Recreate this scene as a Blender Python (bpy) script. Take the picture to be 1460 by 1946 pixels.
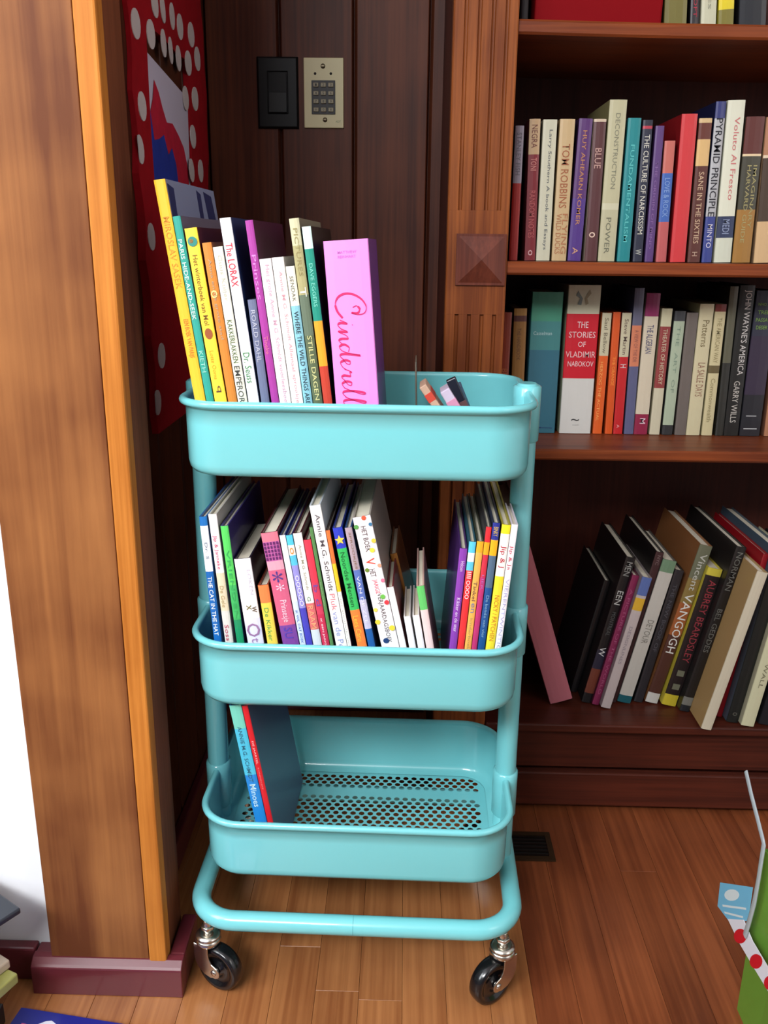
import bpy, bmesh, math, random
import numpy as np
from mathutils import Vector, Matrix
random.seed(7)
for o in list(bpy.data.objects): bpy.data.objects.remove(o)
SC = bpy.context.scene; COL = SC.collection
# ------------------------------------------------------------------ camera
F = 1682.8; PITCH = .2929; ROLL = .011; YAW = .021; CART_ROT = -.0193
CAM = np.array([.0514, -1.0960, .9634])
def basis():
    cy, sy = math.cos(YAW), math.sin(YAW)
    R = np.array([cy, sy, 0.]); Fw = np.array([-sy, cy, 0.]); U = np.array([0, 0, 1.])
    F2 = math.cos(PITCH)*Fw-math.sin(PITCH)*U; U2 = math.sin(PITCH)*Fw+math.cos(PITCH)*U
    return math.cos(ROLL)*R+math.sin(ROLL)*U2, -math.sin(ROLL)*R+math.cos(ROLL)*U2, F2
BR, BU, BF = basis()
cd = bpy.data.cameras.new('camera'); cam = bpy.data.objects.new('camera', cd); COL.objects.link(cam)
cd.sensor_fit = 'VERTICAL'; cd.sensor_height = 36.; cd.lens = F/1946*36.; cd.clip_start = .02
cam.matrix_world = Matrix(((BR[0], BU[0], -BF[0], CAM[0]), (BR[1], BU[1], -BF[1], CAM[1]), (BR[2], BU[2], -BF[2], CAM[2]), (0, 0, 0, 1)))
SC.camera = cam
def hit(u, v, ax, val):
    """world point where the sight line of photo pixel (u,v) meets the plane axis=val"""
    d = BF+(u-730)/F*BR-(v-973)/F*BU
    return CAM+(val-CAM[ax])/d[ax]*d
# ------------------------------------------------------------------ light
w = bpy.data.worlds.new('world'); SC.world = w; w.use_nodes = True
w.node_tree.nodes['Background'].inputs[0].default_value = (.86, .92, 1., 1); w.node_tree.nodes['Background'].inputs[1].default_value = .20
def area(name, loc, target, sx, sy, power, col):
    l = bpy.data.lights.new(name, 'AREA'); l.shape = 'RECTANGLE'; l.size = sx; l.size_y = sy; l.energy = power; l.color = col
    o = bpy.data.objects.new(name, l); COL.objects.link(o); o.location = loc
    o.rotation_euler = (Vector(target)-Vector(loc)).to_track_quat('-Z', 'Y').to_euler(); return o
area('window_light_left', (-1.75, -1.3, 1.65), (0, -.15, .6), .75, 1.3, 40, (.92, .97, 1.))
area('window_light_rear', (-.90, -2.30, 2.2), (0, 0, .45), 1.2, .45, 86, (.98, .98, 1.))
area('window_light_right', (2.0, -1.7, 1.75), (-.2, 0, .9), .9, 1.0, 12, (1., .95, .88))
V = SC.view_settings; V.view_transform = 'Standard'; V.look = 'None'; V.gamma = 1; V.use_curve_mapping = False; V.exposure = -.1
# ------------------------------------------------------------------ materials
def lin(c): return tuple((x/255/12.92 if x/255 <= .04045 else ((x/255+.055)/1.055)**2.4) for x in c)
_m = {}
def mat(col, rough=.5, metal=0., name=None, spec=.5, noise=0., coat=0., trans=0.):
    key = (tuple(col), rough, metal, spec, noise, coat, trans)
    if key in _m: return _m[key]
    m = bpy.data.materials.new(name or 'paint'); m.use_nodes = True; n = m.node_tree; b = n.nodes['Principled BSDF']
    c = lin(col); b.inputs['Base Color'].default_value = (*c, 1)
    b.inputs['Roughness'].default_value = rough; b.inputs['Metallic'].default_value = metal
    b.inputs['Specular IOR Level'].default_value = spec; b.inputs['Coat Weight'].default_value = coat
    b.inputs['Transmission Weight'].default_value = trans
    if noise:
        t = n.nodes.new('ShaderNodeTexCoord'); z = n.nodes.new('ShaderNodeTexNoise'); z.inputs['Scale'].default_value = 60
        r = n.nodes.new('ShaderNodeMapRange'); r.inputs['To Min'].default_value = 1-noise; r.inputs['To Max'].default_value = 1+noise
        x = n.nodes.new('ShaderNodeVectorMath'); x.operation = 'SCALE'; x.inputs[0].default_value = c
        n.links.new(t.outputs['Object'], z.inputs['Vector']); n.links.new(z.outputs[0], r.inputs[0]); n.links.new(r.outputs[0], x.inputs['Scale']); n.links.new(x.outputs[0], b.inputs['Base Color'])
    _m[key] = m; return m
def wood(name, dark, light, axis='Z', rough=.4, scale=1., spec=.5, per_object=0., knots=0., fine=1., coat=0., mottle=.28):
    m = bpy.data.materials.new(name); m.use_nodes = True; n = m.node_tree; L = n.links; b = n.nodes['Principled BSDF']
    t = n.nodes.new('ShaderNodeTexCoord'); mp = n.nodes.new('ShaderNodeMapping')
    s = [38*scale]*3; s['XYZ'.index(axis)] = 1.6*scale; mp.inputs['Scale'].default_value = s
    info = n.nodes.new('ShaderNodeObjectInfo'); off = n.nodes.new('ShaderNodeVectorMath'); off.operation = 'MULTIPLY_ADD'
    off.inputs[1].default_value = (7, 9, 5); L.new(info.outputs['Random'], off.inputs[0]); L.new(t.outputs['Object'], off.inputs[2]); L.new(off.outputs[0], mp.inputs[0])
    z = n.nodes.new('ShaderNodeTexNoise'); z.inputs['Scale'].default_value = 1.; z.inputs['Detail'].default_value = 6; z.inputs['Roughness'].default_value = .62; z.inputs['Distortion'].default_value = .5
    L.new(mp.outputs[0], z.inputs['Vector'])
    z2 = n.nodes.new('ShaderNodeTexNoise'); z2.inputs['Scale'].default_value = 5.; z2.inputs['Detail'].default_value = 3; L.new(off.outputs[0], z2.inputs['Vector'])
    mp3 = n.nodes.new('ShaderNodeMapping'); s3 = [210*scale]*3; s3['XYZ'.index(axis)] = 4*scale; mp3.inputs['Scale'].default_value = s3; L.new(off.outputs[0], mp3.inputs[0])
    z3 = n.nodes.new('ShaderNodeTexNoise'); z3.inputs['Scale'].default_value = 1.; z3.inputs['Detail'].default_value = 4; L.new(mp3.outputs[0], z3.inputs['Vector'])
    mx = n.nodes.new('ShaderNodeMath'); mx.operation = 'MULTIPLY_ADD'; mx.inputs[1].default_value = .42; L.new(z.outputs[0], mx.inputs[0])
    h = n.nodes.new('ShaderNodeMath'); h.operation = 'MULTIPLY'; h.inputs[1].default_value = mottle; L.new(z2.outputs[0], h.inputs[0])
    h3 = n.nodes.new('ShaderNodeMath'); h3.operation = 'MULTIPLY_ADD'; h3.inputs[1].default_value = .58-mottle; L.new(z3.outputs[0], h3.inputs[0]); L.new(h.outputs[0], h3.inputs[2]); L.new(h3.outputs[0], mx.inputs[2])
    r = n.nodes.new('ShaderNodeValToRGB'); r.color_ramp.elements[0].position = .40; r.color_ramp.elements[1].position = .60
    r.color_ramp.elements[0].color = (*lin(dark), 1); r.color_ramp.elements[1].color = (*lin(light), 1); L.new(mx.outputs[0], r.inputs[0])
    out = r.outputs[0]
    if per_object:
        hs = n.nodes.new('ShaderNodeHueSaturation'); mr = n.nodes.new('ShaderNodeMapRange'); mr.inputs['To Min'].default_value = 1-per_object; mr.inputs['To Max'].default_value = 1+per_object
        L.new(info.outputs['Random'], mr.inputs[0]); L.new(mr.outputs[0], hs.inputs['Value']); L.new(out, hs.inputs['Color']); out = hs.outputs[0]
    L.new(out, b.inputs['Base Color']); b.inputs['Roughness'].default_value = rough; b.inputs['Specular IOR Level'].default_value = spec; b.inputs['Coat Weight'].default_value = coat; b.inputs['Coat Roughness'].default_value = .25
    bp = n.nodes.new('ShaderNodeBump'); bp.inputs['Strength'].default_value = .12*fine; bp.inputs['Distance'].default_value = .002; L.new(z.outputs[0], bp.inputs['Height']); L.new(bp.outputs[0], b.inputs['Normal'])
    return m
# ------------------------------------------------------------------ object helpers
def link(name, me, parent=None, **props):
    o = bpy.data.objects.new(name, me); COL.objects.link(o)
    if parent is not None: o.parent = parent
    for k, v in props.items(): o[k] = v
    return o
def thing(name, label, cat, loc=(0, 0, 0), rot=(0, 0, 0), group=None):
    o = link(name, None); o.location = loc; o.rotation_euler = rot; o['label'] = label; o['category'] = cat
    o.empty_display_size = .02
    if group: o['group'] = group
    return o
class MB:
    def __init__(s): s.v = []; s.f = []; s.m = []; s.sm = []
    def add(s, vs, fs, mi=0, smooth=False):
        k = len(s.v); s.v += [tuple(map(float, p)) for p in vs]; s.f += [tuple(k+i for i in f) for f in fs]; s.m += [mi]*len(fs); s.sm += [smooth]*len(fs)
    def box(s, a, b, mi=0):
        x0, y0, z0 = a; x1, y1, z1 = b
        s.add([(x0, y0, z0), (x1, y0, z0), (x1, y1, z0), (x0, y1, z0), (x0, y0, z1), (x1, y0, z1), (x1, y1, z1), (x0, y1, z1)],
              [(0, 3, 2, 1), (4, 5, 6, 7), (0, 1, 5, 4), (1, 2, 6, 5), (2, 3, 7, 6), (3, 0, 4, 7)], mi)
    def prism(s, pts, z0, z1, mi=0, smooth=False):
        n = len(pts); s.add([(x, y, z0) for x, y in pts]+[(x, y, z1) for x, y in pts], [tuple(range(n-1, -1, -1)), tuple(range(n, 2*n))]+[(i, (i+1) % n, n+(i+1) % n, n+i) for i in range(n)], mi, smooth)
    def rings(s, rings, closed=True, caps=True, mi=0, smooth=True, loop=False):
        n = len(rings[0]); k = len(s.v); R = len(rings)
        vs = [p for r in rings for p in r]; fs = []
        for a in range(R if loop else R-1):
            b = (a+1) % R
            for i in range(n if closed else n-1): j = (i+1) % n; fs.append((a*n+i, a*n+j, b*n+j, b*n+i))
        s.add(vs, fs, mi, smooth)
        if caps and not loop: s.add(rings[0], [tuple(range(n-1, -1, -1))], mi); s.add(rings[-1], [tuple(range(n))], mi)
    def tube(s, pts, rad, n=12, mi=0, loop=False, flat=1., up=(0, 0, 1)):
        P = [Vector(p) for p in pts]; N = len(P); out = []
        rr = rad if isinstance(rad, (list, tuple)) else [rad]*N
        for i, p in enumerate(P):
            a = P[(i-1) % N] if (loop or i > 0) else p; b = P[(i+1) % N] if (loop or i < N-1) else p
            d = (b-a).normalized(); u = Vector(up)
            if abs(d.dot(u)) > .97: u = Vector((1, 0, 0)) if abs(d.x) < .9 else Vector((0, 1, 0))
            sx = d.cross(u).normalized(); sy = sx.cross(d).normalized()
            out.append([tuple(p+sx*(rr[i]*math.cos(2*math.pi*k/n))+sy*(flat*rr[i]*math.sin(2*math.pi*k/n))) for k in range(n)])
        s.rings(out, mi=mi, loop=loop)
    def lathe(s, prof, n=24, mi=0, M=None, caps=True):
        M = M or Matrix.Identity(4); s.rings([[tuple(M@Vector((r*math.cos(2*math.pi*k/n), r*math.sin(2*math.pi*k/n), z))) for k in range(n)] for r, z in prof], mi=mi, caps=caps)
    def mesh(s, name, mats, bevel=0., seg=2):
        me = bpy.data.meshes.new(name); me.from_pydata(s.v, [], s.f)
        for m in (mats if isinstance(mats, (list, tuple)) else [mats]): me.materials.append(m)
        for p, mi, sm in zip(me.polygons, s.m, s.sm): p.material_index = mi; p.use_smooth = sm
        bm = bmesh.new(); bm.from_mesh(me)
        if bevel:
            bmesh.ops.remove_doubles(bm, verts=bm.verts, dist=1e-6)
            bmesh.ops.bevel(bm, geom=[e for e in bm.edges if len(e.link_faces) == 2 and e.calc_face_angle(0) > .6], offset=bevel, segments=seg, profile=.5, affect='EDGES')
        bmesh.ops.recalc_face_normals(bm, faces=bm.faces); bm.to_mesh(me); bm.free(); me.update(); return me
    def obj(s, name, mats, parent=None, bevel=0., seg=2, **props): return link(name, s.mesh(name, mats, bevel, seg), parent, **props)
def board(name, a, b, m, parent=None, bevel=.001, seg=2, **props):
    k = MB(); k.box(a, b); return k.obj(name, m, parent, bevel, seg, **props)
def text_mesh(s, shear=0., bold=0.):
    c = bpy.data.curves.new('lettering', 'FONT'); c.body = s; c.size = 1; c.extrude = .0; c.shear = shear; c.offset = bold; c.resolution_u = 2
    o = bpy.data.objects.new('tmp', c); COL.objects.link(o); dg = bpy.context.evaluated_depsgraph_get()
    me = bpy.data.meshes.new_from_object(o.evaluated_get(dg)); bpy.data.objects.remove(o); bpy.data.curves.remove(c); return me
def lettering(s, x0, x1, z0, z1, y, col, parent, mode='D', shear=0., bold=.003, name='lettering', thick=.00025):
    """flat print in the local XZ plane facing -Y, filling the box; D reads downwards, U upwards, H across"""
    me = text_mesh(s, shear, bold)
    if not me.vertices: return
    xs = [v.co.x for v in me.vertices]; ys = [v.co.y for v in me.vertices]; ax, bx, ay, by = min(xs), max(xs), min(ys), max(ys)
    for v in me.vertices:
        a = (v.co.x-ax)/(bx-ax); b = (v.co.y-ay)/max(1e-6, by-ay)
        if mode == 'D': v.co = (x0+(x1-x0)*b, y-thick, z1-(z1-z0)*a)
        elif mode == 'U': v.co = (x1-(x1-x0)*b, y-thick, z0+(z1-z0)*a)
        else: v.co = (x0+(x1-x0)*a, y-thick, z0+(z1-z0)*b)
    me.materials.append(mat(col, .6)); me.name = name
    return link(name, me, parent)
# ------------------------------------------------------------------ wood and setting
W_FLOOR_SHADE = wood('floor_oak_shaded', (98, 48, 26), (136, 74, 42), 'Y', .32, .8, .4, .10, coat=.15)  # right-hand planks: shade painted in as a darker, redder oak
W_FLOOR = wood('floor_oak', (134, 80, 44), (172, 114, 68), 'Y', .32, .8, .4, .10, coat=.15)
W_PANEL = wood('dark_wall_board', (62, 28, 18), (94, 48, 28), 'Z', .5, .8, .25, .12)
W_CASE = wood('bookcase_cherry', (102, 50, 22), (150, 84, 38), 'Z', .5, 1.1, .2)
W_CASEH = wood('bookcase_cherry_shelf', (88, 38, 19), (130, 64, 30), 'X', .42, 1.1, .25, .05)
W_CASE_SHADE = wood('bookcase_cherry_shaded', (54, 20, 12), (80, 33, 20), 'X', .42, 1.1, .35, .05)  # same cherry with the shade near the floor put into its colour
W_BACK = wood('bookcase_back', (54, 22, 16), (76, 34, 24), 'Z', .5, .8, .2)
W_VENEER = wood('pillar_veneer', (98, 55, 31), (152, 100, 57), 'Z', .55, .45, .15, fine=2., mottle=.42)
W_STRIP = wood('pillar_edge', (160, 94, 34), (196, 126, 54), 'Z', .55, 1., .15)
W_SIDE = wood('pillar_side', (92, 48, 32), (128, 74, 48), 'Z', .55, .7, .2)
M_BASE = mat((96, 36, 44), .3, name='maroon_paint', noise=.05, coat=.2)
M_WHITE = mat((236, 240, 244), .7, name='white_wall_paint', noise=.01)
fl = board('floor', (-2.0, -3.2, -.03), (2.2, .66, -.011), W_FLOOR, bevel=0, kind='structure')
PW = .0585; row = 0; x = -.99
while x < 1.25:
    y = -1.35-random.random()*.5
    while y < .6:
        Lp = random.uniform(.45, 1.05); ye = min(y+Lp, .63)
        if .63-ye < .1: ye = .63
        k = MB(); k.box((-PW/2+.0002, 0, -.011), (PW/2-.0002, ye-y-.0002, 0)); o = k.obj('floor_plank', W_FLOOR_SHADE if x > .19+random.uniform(-.04, .04) else W_FLOOR, fl, .0003, 1); o.location = (x+PW/2, y, 0); y = ye
    x += PW; row += 1
board('floor', (1.26, -3.2, -.011), (2.2, .66, 0), W_FLOOR, bevel=0, kind='structure')
board('floor', (-2.0, -3.2, -.011), (-.99, .66, 0), W_FLOOR, bevel=0, kind='structure')
board('floor', (-.99, -3.2, -.011), (1.26, -1.86, 0), W_FLOOR, bevel=0, kind='structure')
board('ceiling', (-2.0, -3.2, 2.45), (2.2, .7, 2.5), M_WHITE, bevel=0, kind='structure')
board('wall_right', (2.15, -3.2, 0), (2.2, .66, 2.45), M_WHITE, bevel=0, kind='structure')
board('wall_front', (-2.0, -.12, 0), (-.41, -.06, 2.45), M_WHITE, bevel=0, kind='structure')
board('baseboard_front', (-1.98, -.137, 0), (-.432, -.12, .052), M_BASE, bevel=.003, kind='structure')
wb = board('wall_back', (-.45, .632, 0), (2.2, .66, 2.45), W_PANEL, bevel=0, kind='structure')
xe = [-.31, -.178, -.045, .0885, .222, .355, .488, .62, .753, .886, 1.02, 1.153, 1.286]
for a, b in zip(xe[:-1], xe[1:]):
    k = MB(); k.prism([(-.002+a+.001, .632), (a+.0045, .620), (b-.0045, .620), (b-.001, .632)], 0, 2.45); k.obj('wall_board', W_PANEL, wb, bevel=.0012)
wl = board('wall_left', (-.36, -.06, 0), (-.322, .632, 2.45), W_PANEL, bevel=0, kind='structure')
ye = [-.06, .045, .178, .311, .444, .632]
for a, b in zip(ye[:-1], ye[1:]):
    k = MB(); k.prism([(-.322, a+.001), (-.31, a+.0045), (-.31, b-.0045), (-.322, b-.001)], 0, 2.45); k.obj('wall_board', W_PANEL, wl, bevel=.0012)
# pillar
pil = thing('wooden_pillar', 'tall brown wooden pillar with scuffed front and maroon base, left of the cart', 'pillar', (-.33, -.1, 0))
def ch(o, par):  # geometry given in world coordinates, parent sits at its location
    o.location = tuple(-c for c in par.location); return o
ch(board('front_panel', (-.405, -.148, .0), (-.2745, -.13, 2.45), W_VENEER, pil, .001), pil)
ch(board('edge_strip', (-.2735, -.151, .0), (-.2505, -.128, 2.45), W_STRIP, pil, .0025, label='lighter orange edge strip of the pillar'), pil)
ch(board('side_board', (-.2745, -.1275, .0), (-.2525, -.0625, 2.45), W_SIDE, pil, .002), pil)
ch(board('side_board', (-.405, -.1295, .0), (-.2755, -.119, 2.45), W_SIDE, pil, 0), pil)
k = MB()
prof = [(-.160, 0), (-.160, .043), (-.157, .0465), (-.150, .052), (-.140, .053), (-.140, 0)]
k = MB(); k.rings([[(-.430, y-0, z) for y, z in prof], [(-.229, y, z) for y, z in prof]], smooth=False)
k.box((-.430, -.150, 0), (-.4055, -.121, .05)); ch(k.obj('base_block', M_BASE, pil, .0012), pil)
k = MB(); k.box((-.2495, -.1395, 0), (-.2292, -.064, .0525)); ch(k.obj('base_return', M_BASE, pil, .003), pil)
board('baseboard_left', (-.3095, -.055, 0), (-.296, .606, .052), M_BASE, bevel=.003, kind='structure')
board('baseboard_back', (-.2955, .606, 0), (.106, .6195, .052), M_BASE, bevel=.003, kind='structure')
# ------------------------------------------------------------------ bookcase
bc = thing('bookcase', 'tall reddish-brown built-in bookcase with fluted pilaster, right of the cart', 'bookcase', (.68, .44, 0))
FX0, FX1 = .111, .2005
def pil_prof(fl):
    p = [(FX1, .30), (FX0, .30), (FX0, .2665), (FX0+.002, .265)]
    if fl:
        for cx in (.1285, .1473, .1661, .1849):
            for k in range(7):
                a = math.pi*k/6; p.append((cx-.0030*math.cos(a), .265+.0042*math.sin(a)))
    p += [(FX1-.002, .265), (FX1, .2665)]
    return p
k = MB(); k.prism(pil_prof(True), 1.013, 1.66); k.prism(pil_prof(False), .865, 1.0129); k.prism(pil_prof(True), .20, .8649); k.prism(pil_prof(False), .0, .1999)
ch(k.obj('pilaster', W_CASE, bc), bc)
k = MB(); cx, cz, s = .1613, .944, .0365
k.add([(cx-s, .2655, cz-s), (cx+s, .2655, cz-s), (cx+s, .2655, cz+s), (cx-s, .2655, cz+s), (cx-s, .2615, cz-s), (cx+s, .2615, cz-s), (cx+s, .2615, cz+s), (cx-s, .2615, cz+s)]+
      [(cx+a*.9*s, .2615, cz+b*.9*s) for a, b in ((-1, -1), (1, -1), (1, 1), (-1, 1))]+[(cx, .247, cz)],
      [(0, 1, 5, 4), (1, 2, 6, 5), (2, 3, 7, 6), (3, 0, 4, 7), (4, 5, 9, 8), (5, 6, 10, 9), (6, 7, 11, 10), (7, 4, 8, 11), (8, 9, 12), (9, 10, 12), (10, 11, 12), (11, 8, 12)])
ch(k.obj('rosette', wood('rosette_wood', (84, 38, 26), (110, 54, 38), 'Z', .4, 1.2, .35), bc, label='square pyramid-shaped block on the pilaster'), bc)
ch(board('side_panel', (FX0, .3005, 0), (FX0+.018, .619, 1.66), W_BACK, bc), bc)
ch(board('inner_side_panel', (.1825, .3005, .0), (.2, .6, 1.66), W_BACK, bc), bc)
ch(board('side_panel', (1.25, .268, 0), (1.27, .6, 1.66), W_CASE, bc), bc)
ch(board('back_panel', (.1825, .6005, 0), (1.27, .6155, 1.66), W_BACK, bc), bc)
for z0, z1, sag in ((1.245, 1.264, .0065), (.923, .942, .0), (.641, .6585, .0), (1.565, 1.584, 0.)):
    k = MB(); n = 24; rs = []
    for i in range(n+1):
        t = i/n; x = .2015+(1.2495-.2015)*t; d = -4*sag*t*(1-t)
        rs.append([(x, .274, z0+d), (x, .600, z0+d), (x, .600, z1+d), (x, .274, z1+d), (x, .271, z1-.003+d), (x, .271, z0+.003+d)])
    k.rings(rs, smooth=False); ch(k.obj('shelf', W_CASEH, bc), bc)
ch(board('bottom_shelf', (.2015, .262, .1622), (1.2495, .600, .178), W_CASE_SHADE, bc, .003), bc)
ch(board('apron', (.2015, .285, .081), (1.2495, .300, .162), W_CASE_SHADE, bc, .001), bc)
ch(board('plinth', (.2015, .268, .013), (1.2495, .2845, .0795), W_CASE_SHADE, bc, .003), bc)
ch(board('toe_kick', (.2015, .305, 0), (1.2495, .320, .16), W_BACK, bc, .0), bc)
ch(board('crown', (FX0-.01, .25, 1.661), (1.28, .62, 1.70), W_CASEH, bc, .004), bc)
# ------------------------------------------------------------------ cart
M_TEAL = mat((116, 198, 203), .26, name='turquoise_enamel', spec=.5, coat=.35)
M_CHR = mat((205, 200, 190), .25, 1., name='zinc'); M_BLK = mat((14, 14, 17), .22, name='black_rubber', coat=.3)
cart = thing('utility_cart', 'turquoise three-tier metal rolling cart filled with books', 'cart', (0, 0, 0), (0, 0, CART_ROT))
CW, CD, CR = .415, .280, .060
def rr(w, d, r, z, n=10):
    p = []
    for sx, sy, a0 in ((1, 1, 0), (-1, 1, 90), (-1, -1, 180), (1, -1, 270)):
        for k in range(n+1):
            a = math.radians(a0+90*k/n); p.append((sx*(w/2-r)+r*math.cos(a), sy*(d/2-r)+r*math.sin(a), z))
    return p
H = .0885
prof = [(.0235, -H+.0014), (.0165, -H+.0035), (.0115, -H+.0085), (.0095, -H+.016), (.0095, -.007)]
for k in range(9):
    a = math.radians(180-30*k+0); prof.append((.0052-.0048*math.cos(a)*-1*-1, -.0048+.0048*math.sin(a)))
prof = prof[:5]+[(.0052-.0046*math.cos(math.radians(180+0)-math.radians(34*k))*1., -.0046+.0046*math.sin(math.radians(180)-math.radians(34*k))) for k in range(8)]
# the roll must run from the inner wall over the top to the outside
prof = prof[:5]+[(.0050+.0046*math.cos(math.radians(34*k)), -.0046+.0046*math.sin(math.radians(34*k))) for k in range(8)]
prof += [(.0076, -.0102), (.0078, -.03), (.0082, -H+.014), (.0095, -H+.007), (.0135, -H+.0018), (.0195, -H), (.0260, -H)]
def make_floor():
    k = MB(); z = -H+.0007; zones = [(-.1105, -.0765), (-.0570, .0570), (.0765, .1105)]; X = .176; Y = .1115
    outer = rr(CW-2*.0235, CD-2*.0235, CR-.0235, z); inner = [(max(-X, min(X, a)), max(-Y, min(Y, b)), z) for a, b, _ in outer]
    k.rings([outer, inner], caps=False)
    ys = [-Y]+[v for zn in zones for v in zn]+[Y]
    for i in range(0, 8, 2): k.add([(-X, ys[i], z), (X, ys[i], z), (X, ys[i+1], z), (-X, ys[i+1], z)], [(0, 1, 2, 3)])
    px = 2*X/28; rad = .0043
    for a, b in zones:
        n = max(1, round((b-a)/.0093)); ph = (b-a)/n
        for j in range(n):
            o = (j % 2)*.5*px; y0, y1 = a+j*ph, a+(j+1)*ph; cy = (y0+y1)/2
            if o: k.add([(-X, y0, z), (-X+o, y0, z), (-X+o, y1, z), (-X, y1, z)], [(0, 1, 2, 3)]); k.add([(X-o, y0, z), (X, y0, z), (X, y1, z), (X-o, y1, z)], [(0, 1, 2, 3)])
            for i in range(28-(1 if o else 0)):
                x0 = -X+o+i*px; x1 = x0+px; cx = (x0+x1)/2
                out = [(x1, cy), (x1, y1), (cx, y1), (x0, y1), (x0, cy), (x0, y0), (cx, y0), (x1, y0)]
                inn = [(cx+rad*math.cos(math.pi*q/4), cy+rad*math.sin(math.pi*q/4)) for q in range(8)]
                k.rings([[(*p, z) for p in out], [(*p, z) for p in inn]], caps=False, smooth=False)
    return k.mesh('perforated_floor', M_TEAL)
FLOOR_ME = make_floor()
k = MB(); k.rings([rr(CW-2*i, CD-2*i, max(.012, CR-i), z) for i, z in prof], caps=False, loop=False); TRAY_ME = k.mesh('tray', M_TEAL)
k = MB(); k.lathe([(.0, .0022), (.0022, .002), (.0034, .0008), (.0036, 0)], 12, caps=False); SCREW = k.mesh('screw', M_CHR)
ZT = [.7965, .5060, .2560]
for zt in ZT:
    t = link('tray', TRAY_ME, cart); t.location = (0, 0, zt)
    f = link('perforated_floor', FLOOR_ME, t, label='perforated metal tray floor')
    for s in (-1, 1):
        for dy in (-.012, .012):
            q = link('screw', SCREW, t, label='small chrome screw'); q.location = (s*(CW/2-.0098), dy+.02*0, -.030); q.rotation_euler = (0, -s*math.pi/2, 0)
for s in (-1, 1):
    k = MB(); oval = lambda z, q=1.: [(s*.2035+q*.0145*math.cos(a), q*.0175*math.sin(a), z) for a in [2*math.pi*i/20 for i in range(20)]]
    k.rings([oval(.110), oval(.78), oval(.796), oval(.8005, .93), oval(.803, .75)]); k.obj('post', M_TEAL, cart)
    for zt in ZT:
        k = MB(); e = lambda z, g: [(s*.2035+(.0145+g)*math.cos(a), (.0175+g)*math.sin(a), z) for a in [2*math.pi*i/20 for i in range(20)]]
        k.rings([e(zt-.066, .0005), e(zt-.064, .0026), e(zt-.012, .0028), e(zt+.002, .0028), e(zt+.004, .0005)]); k.obj('post_sleeve', M_TEAL, cart)
k = MB(); k.tube([(x, y, .1115) for x, y, z in [(p[0], p[1], 0) for p in rr(.4235, .290, .055, 0, 10)]], .0128, 16, loop=True); k.obj('base_frame', M_TEAL, cart)
k = MB()
for s in (1,): k.tube([(0, -.145, .1115), (.0004, -.145, .1115)], .01295, 16)
k.obj('tube_seam', mat((50, 128, 140), .4), cart)
def make_caster(x, y, ang):
    k = MB()
    k.lathe([(.0, .086), (.0095, .086), (.0095, .0915), (.0, .0915)], 6, caps=False); k.lathe([(.006, .078), (.006, .1005)], 12)
    k.lathe([(.0, .0655), (.0165, .0655), (.0175, .069), (.0165, .0725), (.0150, .0735), (.0165, .0750), (.0168, .0775), (.013, .0805), (.0, .0810)], 28)
    arm = [(-.0135, .068), (-.0138, .052), (-.0125, .042), (-.008, .0315), (.002, .0240), (.013, .0220)]
    for q in range(7):
        a = math.radians(-100+q*26); arm.append((.0185+.0092*math.cos(a), .0325+.0092*math.sin(a)))
    arm += [(.0150, .0440), (.0112, .050), (.0095, .057), (.0098, .068)]
    for s in (-1, 1):
        n = len(arm); y0, y1 = (s*.0128, s*.0150)
        k.rings([[(p, y0, q) for p, q in arm], [(p, y1, q) for p, q in arm]], smooth=False)
    c = k.obj('caster', M_CHR, cart, .0006, 1, label='chrome swivel caster fork'); c.location = (x, y, 0); c.rotation_euler = (0, 0, ang)
    k = MB(); Mx = Matrix.Translation((.0185, 0, .0325))@Matrix.Rotation(math.pi/2, 4, 'X')
    k.lathe([(.0, -.0095), (.008, -.0095), (.010, -.006), (.0220, -.006), (.0240, -.0100), (.0290, -.0102), (.0315, -.0080), (.0325, -.003), (.0325, .003), (.0315, .0080), (.0290, .0102), (.0240, .0100), (.0220, .006), (.010, .006), (.008, .0095), (.0, .0095)], 40, M=Mx, caps=False)
    k.obj('wheel', M_BLK, c, label='glossy black wheel')
    k = MB(); k.lathe([(.0, -.0172), (.0030, -.0170), (.0042, -.0160), (.0042, .0160), (.0030, .0170), (.0, .0172)], 12, M=Mx, caps=False); k.obj('axle_bolt', M_CHR, c)
make_caster(-.196, -.132, math.radians(-26)); make_caster(.197, -.132, math.radians(180+40)); make_caster(-.196, .132, math.radians(30)); make_caster(.197, .132, math.radians(160))
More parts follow.
